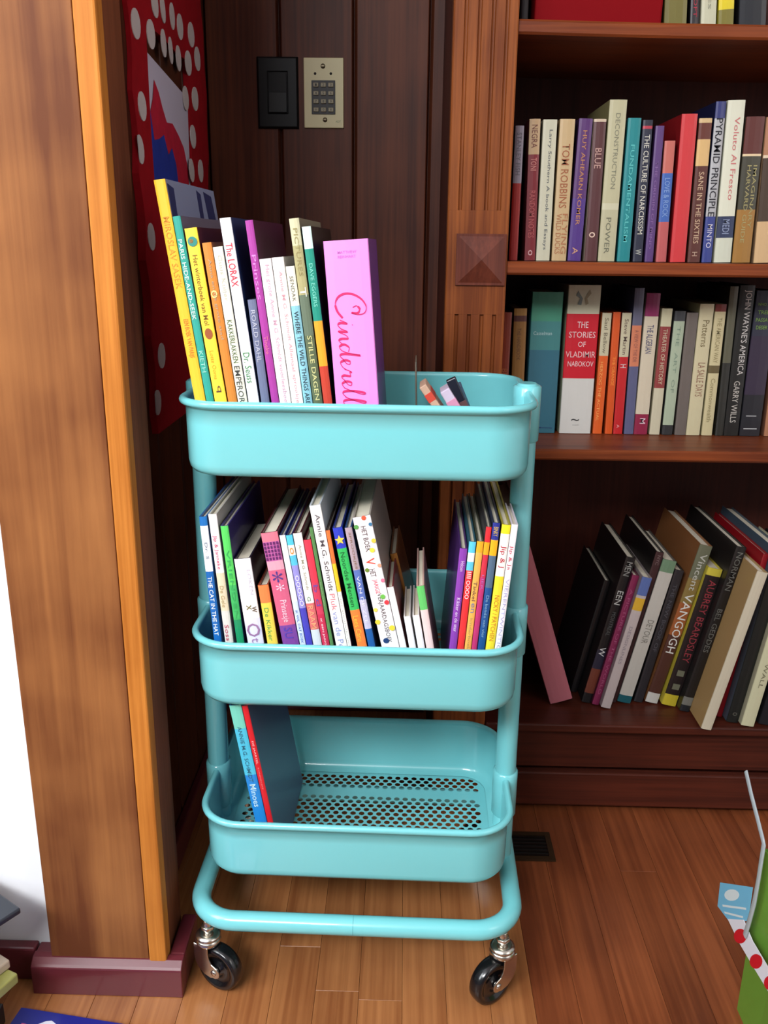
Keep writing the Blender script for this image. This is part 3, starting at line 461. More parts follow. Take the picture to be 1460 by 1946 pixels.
# ---- bookcase shelves
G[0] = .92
q = crop(940, 0, 2.808); zf = .9424; g = 'books on the second shelf of the bookcase'
kw = dict(zf=zf, yp=.335, D=.17)
for a in (
 ('grey and red narrow book beside the pilaster', (113, 670), (162, 668), (77, 1385), (60, 60, 90), [(.42, (160, 152, 166)), (1, (170, 32, 24))], [('STANLEY FISH', .05, .36, (120, 116, 126)), ]),
 ('maroon book with a beige top', (188, 634), (250, 632), (160, 1385), (90, 24, 30), [(.245, (190, 158, 118)), (1, (122, 26, 36))], [('NEGRA', .04, .2, (110, 60, 50)), ('TONI', .27, .36, (200, 130, 120)), ('RANDOM NOTES', .5, .84, (176, 84, 84)), ('o', .93, .97, (220, 180, 180), .3, .7)]),
 ('cream book with dark grey small lettering, left of the tan one', (262, 637), (340, 637), (222, 1390), (150, 146, 120), [(1, (206, 204, 178))], [('Larry Southern A book and Essays', .07, .92, (96, 100, 104), .4, .7)]),
 ('tan book with rust-coloured capitals', (352, 634), (436, 634), (305, 1390), (150, 124, 84), [(1, (198, 170, 124))], [('TOM ROBBINS', .17, .62, (160, 92, 56), .25, .75), ('WILD DUCKS', .66, .95, (176, 116, 76), .15, .5), ('FLYING', .66, .95, (176, 116, 76), .55, .9)]),
 ('purple book with gold lettering', (454, 631), (530, 633), (390, 1392), (46, 22, 58), [(.55, (84, 42, 106)), (1, (78, 46, 128))], [('HUY AHEARN KOMER', .08, .74, (186, 128, 84), .35, .65), ('A', .9, .95, (200, 150, 120), .3, .7)]),
 ('dark brown book with a cream left edge', (533, 634), (602, 636), (482, 1392), (186, 170, 150), [(.02, (206, 186, 160)), (1, (84, 42, 44))], [('BLUE', .2, .34, (190, 150, 140)), ('o', .79, .83, (230, 200, 180), .2, .7)]),
 ('tallest pale beige dotted book on the second shelf', (618, 531), (715, 532), (552, 1394), (120, 112, 74), [(.63, (190, 184, 148)), (.67, (204, 200, 170)), (1, (188, 182, 148))], [('DECONSTRUCTION', .08, .54, (128, 128, 106), .4, .66), ('POWER', .72, .95, (110, 110, 90), .3, .6)]),
 ('teal book with pale lettering', (716, 629), (789, 629), (654, 1395), (16, 86, 90), [(1, (20, 132, 136))], [('FUNDAMENTALISM', .18, .86, (90, 190, 186), .35, .65)]),
 ('dark navy book with white capitals', (796, 640), (850, 640), (738, 1396), (22, 24, 40), [(.04, (30, 32, 50)), (.06, (180, 50, 70)), (1, (34, 38, 58))], [('THE CULTURE OF NARCISSISM', .1, .8, (214, 210, 196), .25, .78), ('W', .91, .95, (190, 190, 180), .2, .8)]),
 ('slim violet book right of the navy one', (863, 671), (911, 671), (802, 1398), (50, 30, 70), [(1, (88, 54, 116))], [('THE ORIGIN OF MIND', .25, .9, (130, 96, 150), .3, .6)]),
 ('short salmon and blue book', (911, 751), (970, 751), (862, 1400), (120, 60, 60), [(.26, (196, 104, 92)), (.66, (58, 98, 174)), (1, (186, 88, 88))], [('LOVE & ROCK', .3, .62, (130, 160, 210), .25, .75)]),
 ('bright red thick book on the second shelf', (1003, 607), (1091, 607), (937, 1402), (130, 14, 20), [(1, (206, 52, 56))], []),
 ('brown book with a tan label on the second shelf', (1096, 631), (1168, 632), (1030, 1404), (60, 30, 20), [(.03, (210, 180, 130)), (.14, (100, 46, 34)), (.32, (216, 178, 118)), (1, (88, 42, 34))], [('SANE IN THE SIXTIES', .36, .86, (200, 170, 140), .3, .7), ('H', .92, .95, (180, 150, 130), .3, .7)]),
 ('white, blue and black book with black capitals', (1186, 541), (1243, 541), (1106, 1406), (16, 20, 56), [(.1, (44, 50, 110)), (.7, (176, 176, 178)), (1, (50, 62, 132))], [('PYRAMID PRINCIPLE', .1, .7, (20, 20, 30), .15, .8), ('MINTO', .75, .9, (210, 206, 220), .25, .75)]),
 ('tall off-white book with a navy band low on its spine', (1250, 534), (1347, 534), (1172, 1408), (190, 190, 166), [(.7, (218, 218, 196)), (.835, (44, 54, 84)), (1, (206, 208, 188))], [('Voluto Al Fresco', .1, .6, (200, 110, 110), .45, .75), ('MEDI', .72, .81, (140, 150, 180), .3, .7)]),
 ('large grey and gold book with a dark photo at the top', (1348, 622), (1452, 622), (1268, 1410), (50, 44, 34), [(.245, (92, 40, 34)), (.26, (224, 200, 160)), (.62, (66, 64, 52)), (1, (158, 114, 50))], [('HARVARD GUIDE', .32, .85, (160, 150, 100), .3, .52), ('IMAGINARY', .32, .75, (160, 150, 100), .62, .82)]),
 ('tan and dark photo book at the right edge of the second shelf', (1456, 624), (1560, 624), (1384, 1412), (150, 120, 90), [(.25, (170, 120, 86)), (.27, (220, 200, 170)), (.7, (70, 54, 40)), (1, (206, 170, 124))], []),
 ):
    B(q, a[0], g, a[1], a[2], a[3], a[4], a[5], a[6], **kw)
q = crop(940, 0, 2.808); zf = 1.2583; g = 'books on the upper shelf of the bookcase'; kw = dict(yp=.33, D=.17)
def shz(x): t = (x-.2015)/1.048; return 1.2642-4*.0065*t*(1-t)
for lab, x0, x1, cov, bd, tx in (
 ('dark narrow book at the left end of the upper shelf', 138, 182, (20, 18, 20), [(1, (42, 30, 34))], []),
 ('olive-green book on the upper shelf', 906, 1036, (70, 70, 30), [(1, (112, 104, 44))], []),
 ('black book with small red lettering on the upper shelf', 1046, 1096, (16, 12, 14), [(1, (30, 18, 24))], [('MICROSOFT', .45, .97, (170, 40, 60), .3, .7)]),
 ('pale cream book on the upper shelf', 1104, 1190, (170, 165, 140), [(1, (196, 194, 166))], [('NOTES', .5, .9, (140, 140, 120), .4, .6)]),
 ('yellow and olive book on the upper shelf', 1196, 1284, (150, 140, 40), [(.9, (222, 200, 26)), (1, (122, 112, 40))], []),
 ('black book at the right edge of the upper shelf', 1306, 1462, (14, 14, 20), [(1, (22, 24, 32))], [])):
    zz = shz(hit(940+(x0+x1)/2/2.808, 40, 1, .3)[0])
    tl = (x0+22, -480); tr = (x1+22, -480)
    B(q, lab, g, tl, tr, (x0, 110), cov, bd, tx, zf=zz+.0004, **kw)
X0 = hit(940+212/2.808, 35, 1, .32)[0]; X1 = hit(940+893/2.808, 35, 1, .32)[0]
bx = thing('storage_box', 'long dark red box lying on the upper shelf', 'box', (X0, .32, shz((X0+X1)/2)+.0018), (0, .0105, 0))
k = MB(); k.box((0, 0, 0), (X1-X0, .2, .085)); k.obj('box_body', mat((118, 3, 12), .7, spec=.1), bx, .003)
k = MB(); k.box((-.002, -.002, .0855), (X1-X0+.002, .202, .112)); k.obj('lid', mat((118, 3, 12), .7, spec=.1), bx, .003)
# third shelf
q = crop(940, 520, 2.808); zf = .6589; g = 'books on the third shelf of the bookcase'
kw = dict(zf=zf, yp=.395, D=.17); cr = (204, 196, 164)
for a in (
 ('orange-red book beside the pilaster, leftmost on the third shelf', (47, 206), (97, 204), (12, 860), (120, 40, 20), [(1, (160, 58, 28))], [('BENDER', .45, .68, (200, 110, 60), .2, .8)]),
 ('ochre book with a brown band near its top', (106, 186), (178, 185), (80, 860), (110, 76, 30), [(.055, (160, 114, 46)), (.1, (84, 34, 30)), (1, (150, 104, 44))], [('THE HANDBOOK', .15, .4, (110, 70, 40), .3, .6)]),
 ('wide teal book with a faint picture on its spine', (204, 97), (376, 97), (162, 852), (30, 84, 96), [(.2, (62, 140, 112)), (.4, (62, 128, 128)), (1, (46, 104, 122))], [('Casselman', .27, .295, (170, 200, 200), .1, .7, 'H'), ('Monterey', .95, .965, (30, 50, 110), .45, .9, 'H')]),
 ('very thick white book with a red block of stacked white capitals', (398, 60), (579, 60), (345, 862), (150, 160, 130), [(.185, (206, 204, 176)), (.61, (202, 10, 36)), (1, (214, 212, 206))], [('THE', .235, .275, (240, 210, 210), .34, .68, 'H'), ('STORIES', .30, .34, (240, 200, 200), .1, .92, 'H'), ('OF', .365, .4, (240, 200, 200), .4, .64, 'H'), ('VLADIMIR', .43, .47, (240, 190, 190), .04, .96, 'H'), ('NABOKOV', .495, .53, (240, 200, 200), .12, .92, 'H'), ('~', .885, .90, (60, 60, 60), .35, .6, 'H'), ('KNOPF', .925, .932, (150, 150, 150), .4, .6, 'H')]),
 ('cream-topped orange book beside the very thick white one', (578, 209), (630, 209), (525, 848), (190, 80, 20), [(.35, cr), (1, (226, 94, 26))], [('Saul Bellow', .04, .33, (120, 110, 90), .3, .7), ('HERZOG THE ACTUAL', .4, .9, (250, 170, 90), .2, .5)]),
 ('slim orange book on the third shelf', (636, 206), (678, 206), (590, 848), (160, 60, 14), [(1, (218, 84, 16))], [('THE ORANGE', .36, .6, (250, 150, 60), .3, .7)]),
 ('cream-topped red book on the third shelf', (684, 209), (737, 209), (634, 848), (130, 20, 24), [(.36, cr), (1, (198, 26, 32))], [('Steve Martin', .05, .34, (110, 90, 80), .3, .7), ('H', .42, .45, (220, 200, 200), .2, .8), ('A', .93, .96, (230, 160, 160), .3, .6)]),
 ('slate and salmon banded book on the third shelf', (752, 77), (806, 75), (692, 850), (60, 62, 90), [(.25, (98, 98, 122)), (.53, (212, 128, 92)), (1, (92, 94, 130))], [('A VIEW OF THE DR', .28, .5, (150, 90, 80), .3, .7)]),
 ('cream book with magenta ends', (815, 104), (893, 102), (744, 850), (150, 140, 120), [(.16, (144, 30, 92)), (.86, (212, 200, 176)), (1, (146, 28, 66))], [('THE ALGERIAN', .22, .42, (70, 70, 110), .25, .7), ('M', .89, .93, (230, 200, 210), .35, .75)]),
 ('cream book with a long dark red label', (897, 186), (956, 184), (828, 850), (160, 152, 120), [(.14, (206, 202, 166)), (.63, (146, 58, 56)), (1, (206, 198, 170))], [('THEATER OF HISTORY', .16, .6, (206, 190, 160), .3, .7)]),
 ('pale mint book with a dark top and foot', (966, 199), (1027, 199), (894, 852), (50, 50, 52), [(.08, (56, 58, 62)), (.93, (172, 186, 160)), (1, (44, 46, 48))], [('THE  ART  OF', .12, .66, (130, 150, 130), .35, .65), ]),
 ('plain grey-brown book on the third shelf', (1030, 208), (1094, 206), (962, 854), (70, 62, 56), [(1, (108, 98, 92))], []),
 ('cream book with two lines of dark lettering, right of the plain grey one', (1101, 161), (1180, 161), (1022, 858), (160, 150, 110), [(1, (208, 198, 160))], [('Patterns', .12, .32, (120, 106, 70), .3, .75), ('LA SALLE DAYS', .44, .7, (150, 110, 90), .3, .8)]),
 ('cream book with a small red top and a brown label', (1184, 163), (1245, 163), (1106, 858), (170, 160, 120), [(.055, (120, 40, 30)), (.46, (206, 194, 150)), (.52, (104, 90, 56)), (1, (206, 194, 150))], [('THE AMERICAN WAY', .1, .44, (150, 138, 96), .3, .7), ('Commonwealth', .56, .9, (150, 138, 96), .3, .7)]),
 ('narrow dark olive book left of the black lettered one', (1262, 68), (1308, 68), (1178, 868), (40, 38, 28), [(.5, (92, 90, 70)), (1, (40, 40, 34))], []),
 ('tall black book with large white capitals running down its spine', (1315, 62), (1400, 62), (1218, 872), (18, 18, 16), [(1, (24, 24, 22))], [("JOHN WAYNE'S AMERICA", .03, .58, (206, 200, 196), .3, .82), ('GARRY WILLS', .62, .9, (190, 184, 176), .3, .7)]),
 ('charcoal book with green title lines, right of the black lettered one', (1404, 90), (1522, 90), (1306, 874), (22, 22, 28), [(.3, (44, 46, 62)), (.7, (50, 40, 60)), (1, (30, 30, 36))], [('WHO SAW', .08, .1, (120, 160, 70), .1, .9, 'H'), ('TREES', .13, .155, (120, 160, 70), .15, .8, 'H'), ('PASSAGE', .18, .205, (120, 160, 70), .1, .9, 'H'), ('DESERT', .23, .255, (120, 160, 70), .15, .8, 'H'), ('-', .845, .85, (190, 190, 190), .2, .7, 'H'), ('-', .935, .94, (220, 220, 220), .15, .8, 'H')]),
 ('tan book at the right edge of the third shelf', (1530, 120), (1600, 120), (1440, 862), (120, 80, 60), [(1, (172, 118, 84))], []),
 ):
    b_ = B(q, a[0], g, a[1], a[2], a[3], a[4], a[5], a[6], **kw)
    if a[0].startswith('very thick white'):
        disc(b_, .085, .45, .009, (120, 134, 130), 'butterfly_print', pts=[(0, 0), (-.9, 1.3), (-1.2, .5), (-.5, 0), (-.9, -1.1), (-.2, -1.2)])
        disc(b_, .085, .50, .009, (160, 150, 120), 'butterfly_print', pts=[(0, 0), (.3, -1.2), (.8, -.9), (.5, 0), (1.2, .9), (.9, 1.6)])
# bottom shelf: leaning books
q = crop(960, 900, 2.92); zf = .1784; g = 'leaning books on the bottom shelf of the bookcase'
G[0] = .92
for a in (
 ('large pink cloth book leaning left against the cart side of the shelf', (-30, 300), (115, 300), (275, 1362), (150, 84, 92), [(1, (196, 112, 124))], [], .262, .33),
 ('shorter black book with a dark cover, leftmost of those leaning right', (552, 592), (592, 590), (330, 1215), (16, 14, 16), [(1, (22, 20, 22))], [], .19, None),
 ('tall black book with small white words, left of the magenta one', (670, 460), (735, 457), (418, 1275), (14, 13, 14), [(.62, (24, 22, 24)), (.75, (40, 40, 60)), (.92, (120, 60, 44)), (1, (24, 22, 24))], [('MEN', .03, .12, (150, 150, 146), .2, .8), ('EEN', .22, .31, (200, 200, 196), .2, .8), ('MONTREAL', .36, .52, (90, 90, 90), .3, .7), ('W', .6, .66, (220, 220, 220), .2, .8)], .20, None),
 ('magenta book leaning right on the bottom shelf', (690, 562), (752, 566), (437, 1285), (100, 30, 60), [(1, (140, 40, 84))], [('A PICTURE OF THE WORLD', .1, .9, (180, 90, 130), .3, .7)], .19, None),
 ('white book with a blue and yellow top, leaning right', (760, 572), (822, 580), (503, 1305), (150, 140, 140), [(.13, (90, 110, 170)), (.15, (190, 180, 180)), (.24, (222, 176, 50)), (1, (196, 182, 180))], [('DESIGNLINES', .36, .64, (150, 140, 146), .3, .6)], .18, None),
 ('dark maroon tall book between two white books', (828, 432), (888, 432), (572, 1272), (18, 14, 15), [(1, (62, 34, 36))], [('NYC', .02, .08, (130, 110, 110), .3, .7)], .22, None),
 ('white book with a green tip and a teal foot, leaning right', (880, 474), (958, 492), (616, 1277), (80, 76, 70), [(.08, (110, 140, 110)), (.93, (196, 192, 182)), (1, (20, 90, 100))], [('DETOUR', .4, .56, (130, 126, 116), .3, .75)], .18, None),
 ('slim black book right of the green-tipped white one', (946, 532), (1000, 536), (712, 1272), (22, 20, 20), [(1, (40, 38, 42))], [('THE NEW BOOK OF', .1, .6, (80, 78, 84), .3, .7)], .18, None),
 ('book with a painted orange and green spine and large white letters', (1085, 392), (1160, 400), (775, 1278), (140, 90, 50), [(.2, (104, 106, 84)), (.35, (134, 112, 60)), (.55, (156, 88, 44)), (.92, (78, 44, 34)), (1, (206, 204, 196))], [('Vincent', .05, .27, (190, 190, 180), .3, .8), ('VAN', .29, .45, (220, 220, 214), .2, .85), ('GOGH', .46, .66, (220, 220, 214), .2, .85)], .22, None),
 ('yellow-edged black book with dark red lettering', (1128, 520), (1216, 530), (866, 1294), (196, 180, 60), [(.05, (206, 190, 66)), (.9, (36, 26, 26)), (1, (206, 186, 50))], [('AUBREY BEARDSLEY', .08, .66, (150, 50, 60), .35, .85), ('II', .72, .86, (110, 110, 90), .3, .8)], .18, None),
 ('tall black book with two groups of grey capitals', (1262, 402), (1345, 420), (945, 1324), (22, 20, 20), [(.9, (24, 22, 22)), (.95, (120, 120, 112)), (1, (30, 34, 40))], [('NORMAN', .03, .25, (104, 104, 98), .25, .8), ('BEL GEDDES', .36, .62, (104, 104, 98), .25, .75)], .25, None),
 ('large white-spined book with a tan cover, sticking out over the shelf edge', (1362, 540), (1468, 552), (1082, 1426), (176, 142, 92), [(1, (206, 196, 172))], [], .20, None),
 ('thin tall red book right of the large white-spined one', (1436, 446), (1470, 450), (1172, 1352), (150, 14, 26), [(1, (150, 14, 26))], [], .24, None),
 ('tall blue-covered book with a black lower spine, right of the thin red one', (1478, 428), (1580, 440), (1212, 1385), (66, 82, 96), [(.07, (120, 150, 170)), (1, (26, 28, 26))], [('o', .93, .95, (90, 90, 80), .3, .7)], .26, None),
 ('narrow off-white book near the right edge, leaning right', (1590, 480), (1668, 490), (1306, 1406), (170, 166, 140), [(1, (206, 204, 168))], [('WALL', .6, .75, (120, 116, 90), .4, .7)], .19, None),
 ('black book at the right end of the bottom shelf', (1700, 500), (1790, 500), (1405, 1400), (20, 20, 24), [(1, (24, 24, 30))], [], .19, None),
 ):
    B(q, a[0], g, a[1], a[2], a[3], a[4], a[5], a[6], zf=zf, D=a[7], yp=a[8])
# ------------------------------------------------------------------ wall plates
pl = thing('light_switch', 'black rocker light switch plate on the dark boarded wall', 'switch', (-.181, .620, 1.2195))
M_SW = mat((15, 15, 16), .45, spec=.25)
k = MB(); k.rings([[(x, y, z) for x, z in ((-w_, -h_), (w_, -h_), (w_, h_), (-w_, h_))] for y, w_, h_ in ((0, .0365, .0585), (-.003, .0365, .0585), (-.0062, .0335, .0555), (-.0062, .0180, .0345), (-.005, .0176, .0341))], smooth=False)
k.obj('switch_plate', M_SW, pl, .0006, 1)
k = MB(); k.rings([[(-.0160, y0, z), (.0160, y0, z), (.0160, -.003, z), (-.0160, -.003, z)] for z, y0 in ((-.0325, -.0105), (0, -.0068), (.0325, -.0078))], smooth=False); k.obj('rocker', mat((12, 12, 13), .45, spec=.25), pl, .0005, 1)
kp = thing('alarm_keypad', 'cream metal keypad plate with twelve small keys, right of the black switch', 'keypad', (-.0995, .620, 1.2195))
k = MB(); k.box((-.0352, -.004, -.057), (.0352, 0, .057)); k.obj('keypad_plate', mat((206, 196, 150), .45), kp, .0012)
k = MB(); k.box((-.0215, -.0055, -.0345), (.0205, -.0038, .0205)); k.obj('key_field', mat((26, 24, 24), .5), kp, .0004)
keym = MB(); keym.box((-.0046, -.0025, -.0034), (.0046, 0, .0034)); keym = keym.mesh('key', mat((150, 142, 116), .5), .0007, 1)
for i in range(4):
    for j in range(3):
        o = link('key', keym, kp); o.location = (-.0136+.0132*j, -.0054, .0130-.0134*i)
        lettering('123456789*0#'[i*3+j], -.0016, .0016, -.0021, .0021, -.0025, (40, 38, 34), o, 'H', thick=.0001, name='key_label')
Mf = Matrix.Rotation(math.pi/2, 4, 'X')
for x, z in ((-.001, .0435), (.002, -.0435)):
    k = MB(); k.lathe([(0, .0062), (.0026, .0060), (.0040, .0048), (.0042, .0036)], 16, M=Mf, caps=False); k.box((-.003, -.0064, -.0005), (.003, -.006, .0005)); o = k.obj('screw', mat((110, 100, 80), .35, .8), kp); o.location = (x, 0, z)
for x in (-.0150, .0128):
    k = MB(); k.lathe([(0, .0052), (.0020, .0050), (.0024, .0038)], 12, M=Mf, caps=False); o = k.obj('indicator', mat((40, 36, 34), .4), kp); o.location = (x, 0, .0315)
lettering('ADT', .021, .030, -.048, -.0445, -.004, (110, 130, 100), kp, 'H', thick=.0002)
# ------------------------------------------------------------------ polka dot fabric hanger on the left wall
hg = thing('fabric_photo_hanger', 'red fabric hanger with white polka dots holding a drawing, on the left wall', 'wall hanging', (-.309, .36, .72))
M_RED = mat((150, 8, 22), .85, name='red_felt', noise=.18, spec=.2); M_DOT = mat((196, 186, 184), .85, spec=.2)
h0 = hit(271, 82, 0, -.305); h1 = hit(351, 128, 0, -.305); hb = hit(297, 350, 0, -.305)
k = MB(); y0w, y1w = float(h0[1]), float(h1[1])+.004; ztop_l, ztop_r = 1.245, 1.245; zb = 1.03; zs = [.70+.01*i for i in range(75)]
yl = lambda z: .136+.010*abs(math.sin(z*30))+.003*math.sin(z*11); yr = lambda z: .566-.009*abs(math.sin(z*33+1))
wav = lambda y, z: .0035+.0035*math.sin(y*23+z*4)*math.sin(z*9)
def strip(a, b, za, zb_, n=10):
    for i in range(n):
        P = []
        for z in (za, zb_):
            A_, B_ = a(z), b(z)
            for t in (i/n, (i+1)/n): P.append((-.3035+wav(A_+(B_-A_)*t, z), A_+(B_-A_)*t, z))
        k.add(P+[(-.3095, p[1], p[2]) for p in P], [(0, 1, 3, 2), (4, 6, 7, 5), (0, 4, 5, 1), (2, 3, 7, 6), (0, 2, 6, 4), (1, 5, 7, 3)], 0, False)
for za, zc in zip(zs[:-1], zs[1:]):
    if za >= zb and zc <= ztop_l: strip(yl, lambda z: y0w, za, zc, 3); strip(lambda z: y1w, yr, za, zc, 3)
    else: strip(yl, yr, za, zc)
ch(k.obj('fabric', M_RED, hg), hg)
for u, v in ((234, 27), (263, 45), (286, 65), (309, 17), (292, 6), (332, 31), (347, 51), (364, 66), (309, 82), (327, 96), (345, 111), (361, 120), (251, 96), (251, 192), (275, 202), (270, 284), (358, 187), (372, 188), (370, 260), (367, 324), (383, 325), (374, 112), (262, 398), (288, 611), (306, 676), (301, 765), (287, 450), (266, 520)):
    c_ = hit(u, v, 0, -.298); x = -.3030+wav(c_[1], c_[2])+.0006
    if not (.145 < c_[1] < .56): continue
    n = 16; R_ = .0165; pts = [(c_[1]+R_*math.cos(6.2832*i/n), c_[2]+R_*1.1*math.sin(6.2832*i/n)) for i in range(n)]
    pts = [(max(.139, min(.562, a)), b) for a, b in pts]
    k = MB(); k.add([(-.3034+wav(a, b)+.0011, a, b) for a, b in pts]+[(-.3034+wav(a, b), a, b) for a, b in pts], [tuple(range(n))]+[(i, (i+1) % n, n+(i+1) % n, n+i) for i in range(n)])
    ch(k.obj('polka_dot', M_DOT, hg), hg)
k = MB(); n = 12; rs = []
for i in range(n+1):
    t = i/n; z = .94+t*.275; rs.append([(-.3075+.004*t, .170+(y1w-.172)*y_, z-.03*t*y_) for y_ in [j/8 for j in range(9)]])
k.rings(rs, closed=False, caps=False); pp = ch(k.obj('drawing_paper', mat((196, 188, 206), .8), hg, label='white paper with a red and blue drawing'), hg)
def flatpoly(name, pts, m, off):
    k = MB(); P = []
    for y_, t in pts: P.append((-.3075+.004*t+off, .170+(y1w-.172)*y_, .94+t*.275-.03*t*y_))
    k.add(P, [tuple(range(len(P)))]); o = k.obj(name, m, pp); return o
flatpoly('red_paint', [(.12, .22), (.08, .5), (.15, .68), (.24, .80), (.28, .90), (.36, .86), (.42, .80), (.5, .74), (.62, .76), (.75, .72), (.86, .67), (.95, .55), (.96, .2)], mat((186, 16, 50), .7, noise=.3), .0008)
flatpoly('blue_paint', [(.05, .2), (.10, .46), (.17, .74), (.23, .60), (.32, .62), (.42, .66), (.50, .57), (.58, .62), (.66, .54), (.72, .35), (.76, .2)], mat((26, 50, 150), .7, noise=.3), .0014)
# ------------------------------------------------------------------ small things in the top tray
zf = ZT[0]-H+.0022
def stick(name, label, cat, pts, yp, th, dp, m, grp=None, tip=None):
    """small flat piece leaning in the tray: top pixel, rim pixel"""
    A = hit(*pts[0], 1, yp); C_ = hit(*pts[1], 1, yp); u = (A-C_); u /= np.linalg.norm(u); L_ = (A[2]-zf-.006)/u[2]
    o = thing(name, label, cat, tuple(A-u*L_), (0, math.atan2(u[0], u[2]), CART_ROT), grp)
    k = MB(); k.box((-th/2, 0, 0), (th/2, dp, L_)); k.obj('body', m, o, min(.0012, th*.3), 2)
    if tip: k = MB(); k.box((-th/2-.0003, -.0003, L_*tip[0]), (th/2+.0003, dp+.0003, L_*tip[1])); k.obj(tip[2], tip[3], o, .0004, 1)
    return o
stick('card', 'thin upright card seen edge-on in the top tray', 'card', ((790, 688), (791, 765)), -.01, .0016, .07, mat((120, 108, 92), .6))
stick('booklet', 'small cream booklet with a red tip in the top tray', 'booklet', ((803, 734), (826, 768)), -.06, .009, .05, mat((206, 168, 142), .6), tip=(.80, .9, 'red_band', mat((210, 70, 50), .6)))
stick('pamphlet', 'small pale pink and blue pamphlet in the top tray', 'pamphlet', ((845, 742), (862, 770)), -.055, .012, .04, mat((200, 186, 206), .6), tip=(.7, .86, 'pink_band', mat((206, 140, 170), .6)))
stick('marker_pen', 'black marker leaning among small booklets in the top tray', 'pen', ((857, 721), (878, 768)), -.045, .012, .012, mat((24, 26, 40), .35), tip=(.60, .72, 'label_band', mat((90, 60, 60), .5)))
stick('notebook', 'small slate grey notebook leaning beside the black marker', 'notebook', ((874, 738), (886, 768)), -.02, .006, .05, mat((74, 96, 120), .6), tip=(.4, .5, 'white_band', mat((200, 204, 210), .6)))
# ------------------------------------------------------------------ floor register
vt = thing('floor_vent', 'dark slotted metal floor vent in front of the bookcase', 'vent', (.235, .168, .0005))
k = MB(); w_, d_ = .078, .036
for a, b in (((-w_, -d_), (w_, -d_+.009)), ((-w_, d_-.009), (w_, d_)), ((-w_, -d_+.009), (-w_+.009, d_-.009)), ((w_-.009, -d_+.009), (w_, d_-.009))): k.box((*a, 0), (*b, .0035))
k.obj('frame', mat((70, 52, 34), .4, .6), vt)
k = MB()
for i in range(6): k.box((-w_+.009, -d_+.0115+i*.0092, .0003), (w_-.009, -d_+.0155+i*.0092, .003))
k.obj('slats', mat((30, 22, 18), .45, .5), vt)
board('backing', (-w_+.009, -d_+.009, 0), (w_-.009, d_-.009, .0003), mat((6, 5, 5), .9), vt, 0)
# ------------------------------------------------------------------ gift bag at the right edge
M_GRN = mat((92, 134, 46), .38, name='green_paper', noise=.05, coat=.2)
bag = thing('gift_bag', 'green paper gift bag standing at the right edge of the floor', 'bag', (.63, -.215, 0))
k = MB()
def loop(z, w, d, ox=0, cr=0.): return [(-w+ox, -d, z), (0+ox, -d-cr, z), (w+ox, -d, z), (w+ox-cr, 0, z), (w+ox, d, z), (0+ox, d+cr, z), (-w+ox, d, z), (-w+ox+cr, 0, z)]
k.rings([loop(.0006, .124, .062), loop(.09, .1245, .062, .001, .004), loop(.18, .129, .058, .002, .010), loop(.258, .131, .052, .003, .014), loop(.2585, .129, .0505, .003, .014), loop(.18, .120, .0565, .002, .010), loop(.002, .122, .060)], smooth=False)
k.obj('bag_body', M_GRN, bag)
k = MB(); k.box((-.1285, -.066, .0006), (-.112, -.060, .030)); k.obj('corner_fold', mat((96, 160, 90), .45), bag, .001)
M_CLR = mat((206, 216, 220), .18, name='clear_plastic', trans=.55)
XB = .4990   # the left side of the bag: strap, tag and ribbon hang on it
def onbag(u, v, o_=0.): return hit(u, v, 0, XB-o_)
def sheet(name, pts, th, m, o_=0., **kw):
    k = MB(); P = [onbag(u, v, o_) for u, v in pts]; n = len(P)
    k.add([tuple(p) for p in P]+[(p[0]+th, p[1], p[2]) for p in P], [tuple(range(n)), tuple(range(2*n-1, n-1, -1))]+[(i, (i+1) % n, n+(i+1) % n, n+i) for i in range(n)])
    return ch(k.obj(name, m, bag, **kw), bag)
def ell(u, v, ru, rv, n=18): return [(u+ru*math.cos(2*math.pi*i/n), v+rv*math.sin(2*math.pi*i/n)) for i in range(n)]
k = MB(); P = [onbag(*p, .003) for p in ((1418, 1466), (1428, 1510), (1440, 1556), (1449, 1592), (1452, 1604), (1448, 1630), (1442, 1670), (1434, 1715), (1424, 1752), (1416, 1778))]
k.tube(P, .0048, 10, flat=.35, up=(1, 0, 0)); ch(k.obj('clear_strap', M_CLR, bag, label='clear plastic strap'), bag)
sheet('gift_tag', ((1369, 1677), (1430, 1686), (1421, 1750), (1386, 1751), (1364, 1722)), .001, mat((108, 176, 206), .5), label='pale blue gift tag with a white disc')
sheet('tag_print', ell(1391, 1701, 14, 11), .0002, mat((206, 216, 216), .5), .0003)
sheet('tag_print', ((1373, 1719), (1418, 1725), (1418, 1729), (1374, 1723)), .0002, mat((206, 216, 216), .5), .0003)
sheet('tag_print', ((1376, 1732), (1412, 1741), (1412, 1745), (1378, 1736)), .0002, mat((206, 216, 216), .5), .0003)
sheet('ribbon', ((1383, 1746), (1413, 1748), (1430, 1788), (1456, 1832), (1492, 1886), (1470, 1900), (1432, 1838), (1404, 1790)), .001, mat((216, 214, 220), .45), .0012, label='white ribbon with red dots')
for u, v in ((1407, 1779), (1437, 1827), (1464, 1868)): sheet('ribbon_dot', ell(u, v, 12, 14), .0002, mat((196, 16, 34), .45), .0016)
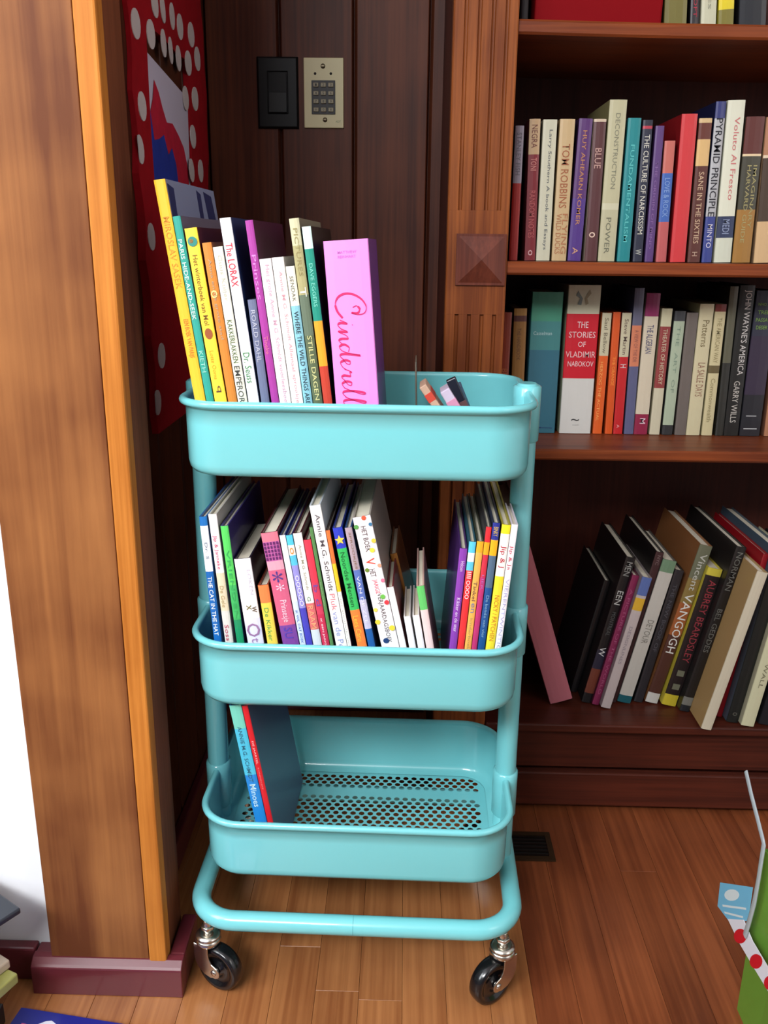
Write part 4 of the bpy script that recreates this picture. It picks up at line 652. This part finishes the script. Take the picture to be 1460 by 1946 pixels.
# ------------------------------------------------------------------ things on the floor at the left edge
a = hit(22, 1912, 2, .012); b = hit(232, 1946, 2, .012); ang = math.atan2(b[1]-a[1], b[0]-a[0])
L_ = .255; o = thing('picture_book', 'dark blue picture book lying flat on the floor at the lower left', 'book', (a[0]+.014*math.cos(ang), a[1]+.014*math.sin(ang), .0005), (0, 0, ang))
k = MB(); k.box((0, -.21, 0), (L_, 0, .0018)); k.box((0, -.21, .0102), (L_, 0, .012)); k.box((0, -.0015, .0018), (L_, 0, .0102)); k.obj('cover', mat((22, 32, 130), .3, coat=.3), o)
board('page_block', (.002, -.207, .0020), (L_-.003, -.0018, .0100), M_PAGES, o, 0)
k = MB(); pts = []
for i in range(40):
    t = i/40*2*math.pi; pts.append((.058+(.055+.006*math.sin(9*t))*math.cos(t), -.052+(.036+.005*math.cos(7*t))*math.sin(t)))
k.add([(x, y, .0123) for x, y in pts], [tuple(range(40))]); k.obj('cloud_print', mat((226, 226, 240), .4), o, label='white cloud-shaped title patch')
me = text_mesh('PIRATES', 0, .02); xs = [v.co.x for v in me.vertices]; ys = [v.co.y for v in me.vertices]
for v in me.vertices: v.co = (.014+(v.co.x-min(xs))/(max(xs)-min(xs))*.090, -.052+(v.co.y-min(ys))/(max(ys)-min(ys))*.030, .0126)
me.materials.append(mat((206, 90, 140), .5)); link('lettering', me, o)
def slab(name, label, cat, loc, size, rot, col, group=None, pg=True):
    o = thing(name, label, cat, loc, rot, group); x, y, z = size; c_ = mat(col, .4, coat=.1)
    k = MB()
    if pg: k.box((-x, -y, 0), (0, 0, .0012)); k.box((-x, -y, z-.0012), (0, 0, z)); k.box((-x, -y, .0012), (-x+.0012, 0, z-.0012)); k.obj('cover', c_, o); board('page_block', (-x+.0014, -y+.001, .0014), (-.001, -.001, z-.0014), M_PAGES, o, 0)
    else: k.box((-x, -y, 0), (0, 0, z)); k.obj('body', c_, o, .002)
    return o
def R(d): return math.radians(d)
z = .0005; gs = 'stack of magazines at the left edge'
for i, (dx, dy, th, rz, col, lab) in enumerate((
  (.000, 0, .030, -4, (26, 26, 30), 'thick black binder at the bottom of the floor stack'),
  (-.012, .006, .024, 3, (30, 34, 52), 'dark navy magazine in the floor stack at the left edge'),
  (-.006, .0, .020, -8, (36, 30, 32), 'black-brown magazine in the floor stack at the left edge'),
  (.030, -.012, .014, -24, (150, 150, 84), 'olive-yellow folder sticking out of the floor stack'),
  (.018, -.004, .012, -30, (176, 160, 140), 'cream paper pad above the olive-yellow folder'),
  (-.012, .01, .040, 6, (18, 18, 22), 'black box file near the top of the floor stack'),
  (.010, .0, .022, -20, (190, 180, 170), 'pale grey paper pad near the top of the floor stack'),
  (.036, .004, .008, -34, (32, 38, 48), 'slate grey folder on top of the floor stack'))):
    slab('magazine', lab, 'magazine', (-.447+dx, -.205+dy, z), (.26, .19, th), (0, 0, R(rz)), col, gs, pg=i in (1, 5)); z += th+.0006
